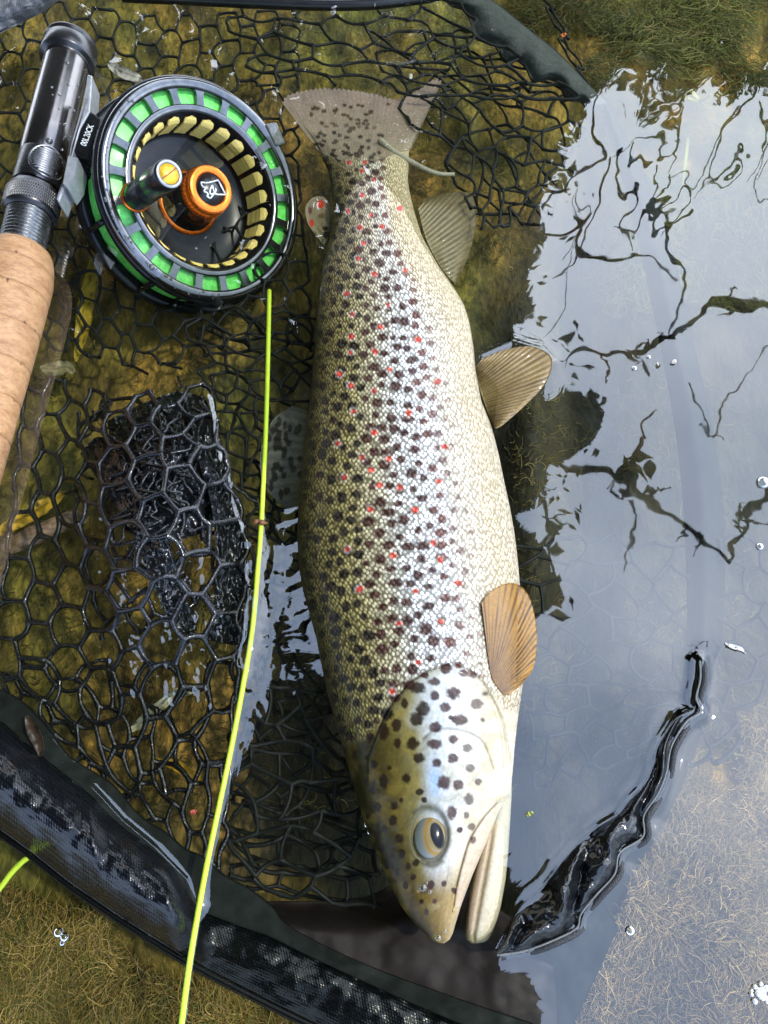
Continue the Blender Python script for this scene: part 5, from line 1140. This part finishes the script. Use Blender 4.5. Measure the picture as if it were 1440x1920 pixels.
for nm, lb, x, y, z, s_, c in (('orange_petal', 'orange scrap at the top rim of the net', 1057, 65, -.004, 5, (.62, .20, .06)), ('red_petal', 'dull red scrap by the yellow line near the rim', 362, 1523, -.002, 7, (.50, .09, .06)), ('orange_petal', 'orange scrap on the algae below the rim', 575, 1818, -.012, 5, (.55, .12, .03)), ('green_fragment', 'tiny yellow green leaf fragment floating right of the jaw', 993, 1526, .001, 7, (.42, .45, .12)), ('white_petal', 'white scrap beside the upper twig reflection', 1236, 682, .001, 5, (.7, .68, .6)), ('white_petal', 'white scrap right of the pale petal pair', 1264, 678, .001, 5, (.7, .66, .56))):
    leaf(nm, lb, 'scrap', [(x - s_, y + s_ * .4), (x, y), (x + s_, y - s_ * .5)], s_ * .7, z, c, vein=(1, 1, 1), curl=.0003, sd_=x % 13)
st = thing('sunken_stick', 'pinkish grey stick on the bed under the net, left edge', 'stick', P(60, 1010, -.05))
q = resample([(-60, 1062), (0, 1032), (50, 1010), (100, 988), (150, 968)], 40)
mk('bark', *tube(P(q[:, 0], q[:, 1], -.042), .0042 + .0016 * fbm(np.arange(40) / 4., np.zeros(40), 4, 2), 10), mat('stick_bark', (.30, .20, .14), .7, var=.45, vs_=150, alt=(.10, .07, .03), bump=.0008, bs=350), st)
wd = thing('yellow_weed', 'small yellow green water weed sprig in the ripples, upper right', 'plant', P(1310, 185, -.02))
for k in range(9):
    a_ = rr.uniform(-2.9, -.2); q = [(1310 + math.cos(a_) * L_, 190 + math.sin(a_) * L_ * .8) for L_ in (0, 8, 16, rr.uniform(18, 30))]; q = resample(q, 10)
    mk('frond', *tube(P(q[:, 0], q[:, 1], np.linspace(-.03, -.004, 10)), np.linspace(.0016, .0005, 10), 6), mat('weed_green', (.42, .38, .03), .6) if k == 0 else bpy.data.materials['weed_green'], wd)
def bub_mat():
    m, n, out = new_mat('bubble_film'); L = n.links.new
    tr = N(n, 'ShaderNodeBsdfTransparent'); tr.inputs[0].default_value = (.93, .95, .93, 1); gl = N(n, 'ShaderNodeBsdfGlossy', Roughness=.02)
    f = N(n, 'ShaderNodeFresnel', IOR=1.7); ms = N(n, 'ShaderNodeMixShader'); L(f.outputs[0], ms.inputs[0]); L(tr.outputs[0], ms.inputs[1]); L(gl.outputs[0], ms.inputs[2]); L(ms.outputs[0], out.inputs[0]); return m
bm_ = bub_mat(); first = None
for x, y, r_, lb in ((110, 1748, 9, 'upper left bubble of the trio on the lower left algae'), (121, 1757, 8, 'right bubble of the trio on the lower left algae'), (117, 1768, 5, 'lowest bubble of the trio on the lower left algae'), (688, 1546, 6, 'upper of two tiny bubbles beside the trout cheek'), (693, 1560, 5, 'lower of two tiny bubbles beside the trout cheek'), (1430, 905, 12, 'clear bubble at the right edge by the branch reflection'), (1424, 1025, 7, 'small bubble below the branch reflection at the right edge'), (1181, 1745, 9, 'single bubble over brown algae right of the folded hem'), (1189, 691, 5, 'tiny bubble under the upper branch reflection'), (1216, 670, 4, 'tiny bubble on the upper branch reflection')):
    c = P(x, y, .0); s_ = r_ * float(pscale(x, y)); f_ = Frame(c, (1, 0, 0), (0, 1, 0), (0, 0, 1))
    t = np.linspace(0, math.pi * .5, 9)
    tag(mk('bubble', *f_.lathe([(max(1e-6, s_ * math.cos(a_)), s_ * .9 * math.sin(a_)) for a_ in t], 24), bm_), lb, 'bubble', 'air bubbles on the water')
fm = thing('foam_clump', 'little clump of white foam bubbles at the lower right edge', 'foam', P(1428, 1866, 0))
for k in range(22):
    x, y = 1428 + rr.normal(0, 9), 1864 + rr.normal(0, 10); s_ = rr.uniform(3, 6) * float(pscale(x, y)); f_ = Frame(P(x, y, .0005), (1, 0, 0), (0, 1, 0), (0, 0, 1))
    mk('foam_bubble', *f_.lathe([(max(1e-6, s_ * math.cos(a_)), s_ * .9 * math.sin(a_)) for a_ in np.linspace(0, math.pi * .5, 6)], 12), mat('foam_white', (.75, .76, .74), .2, coat=.6) if k == 0 else bpy.data.materials['foam_white'], fm)
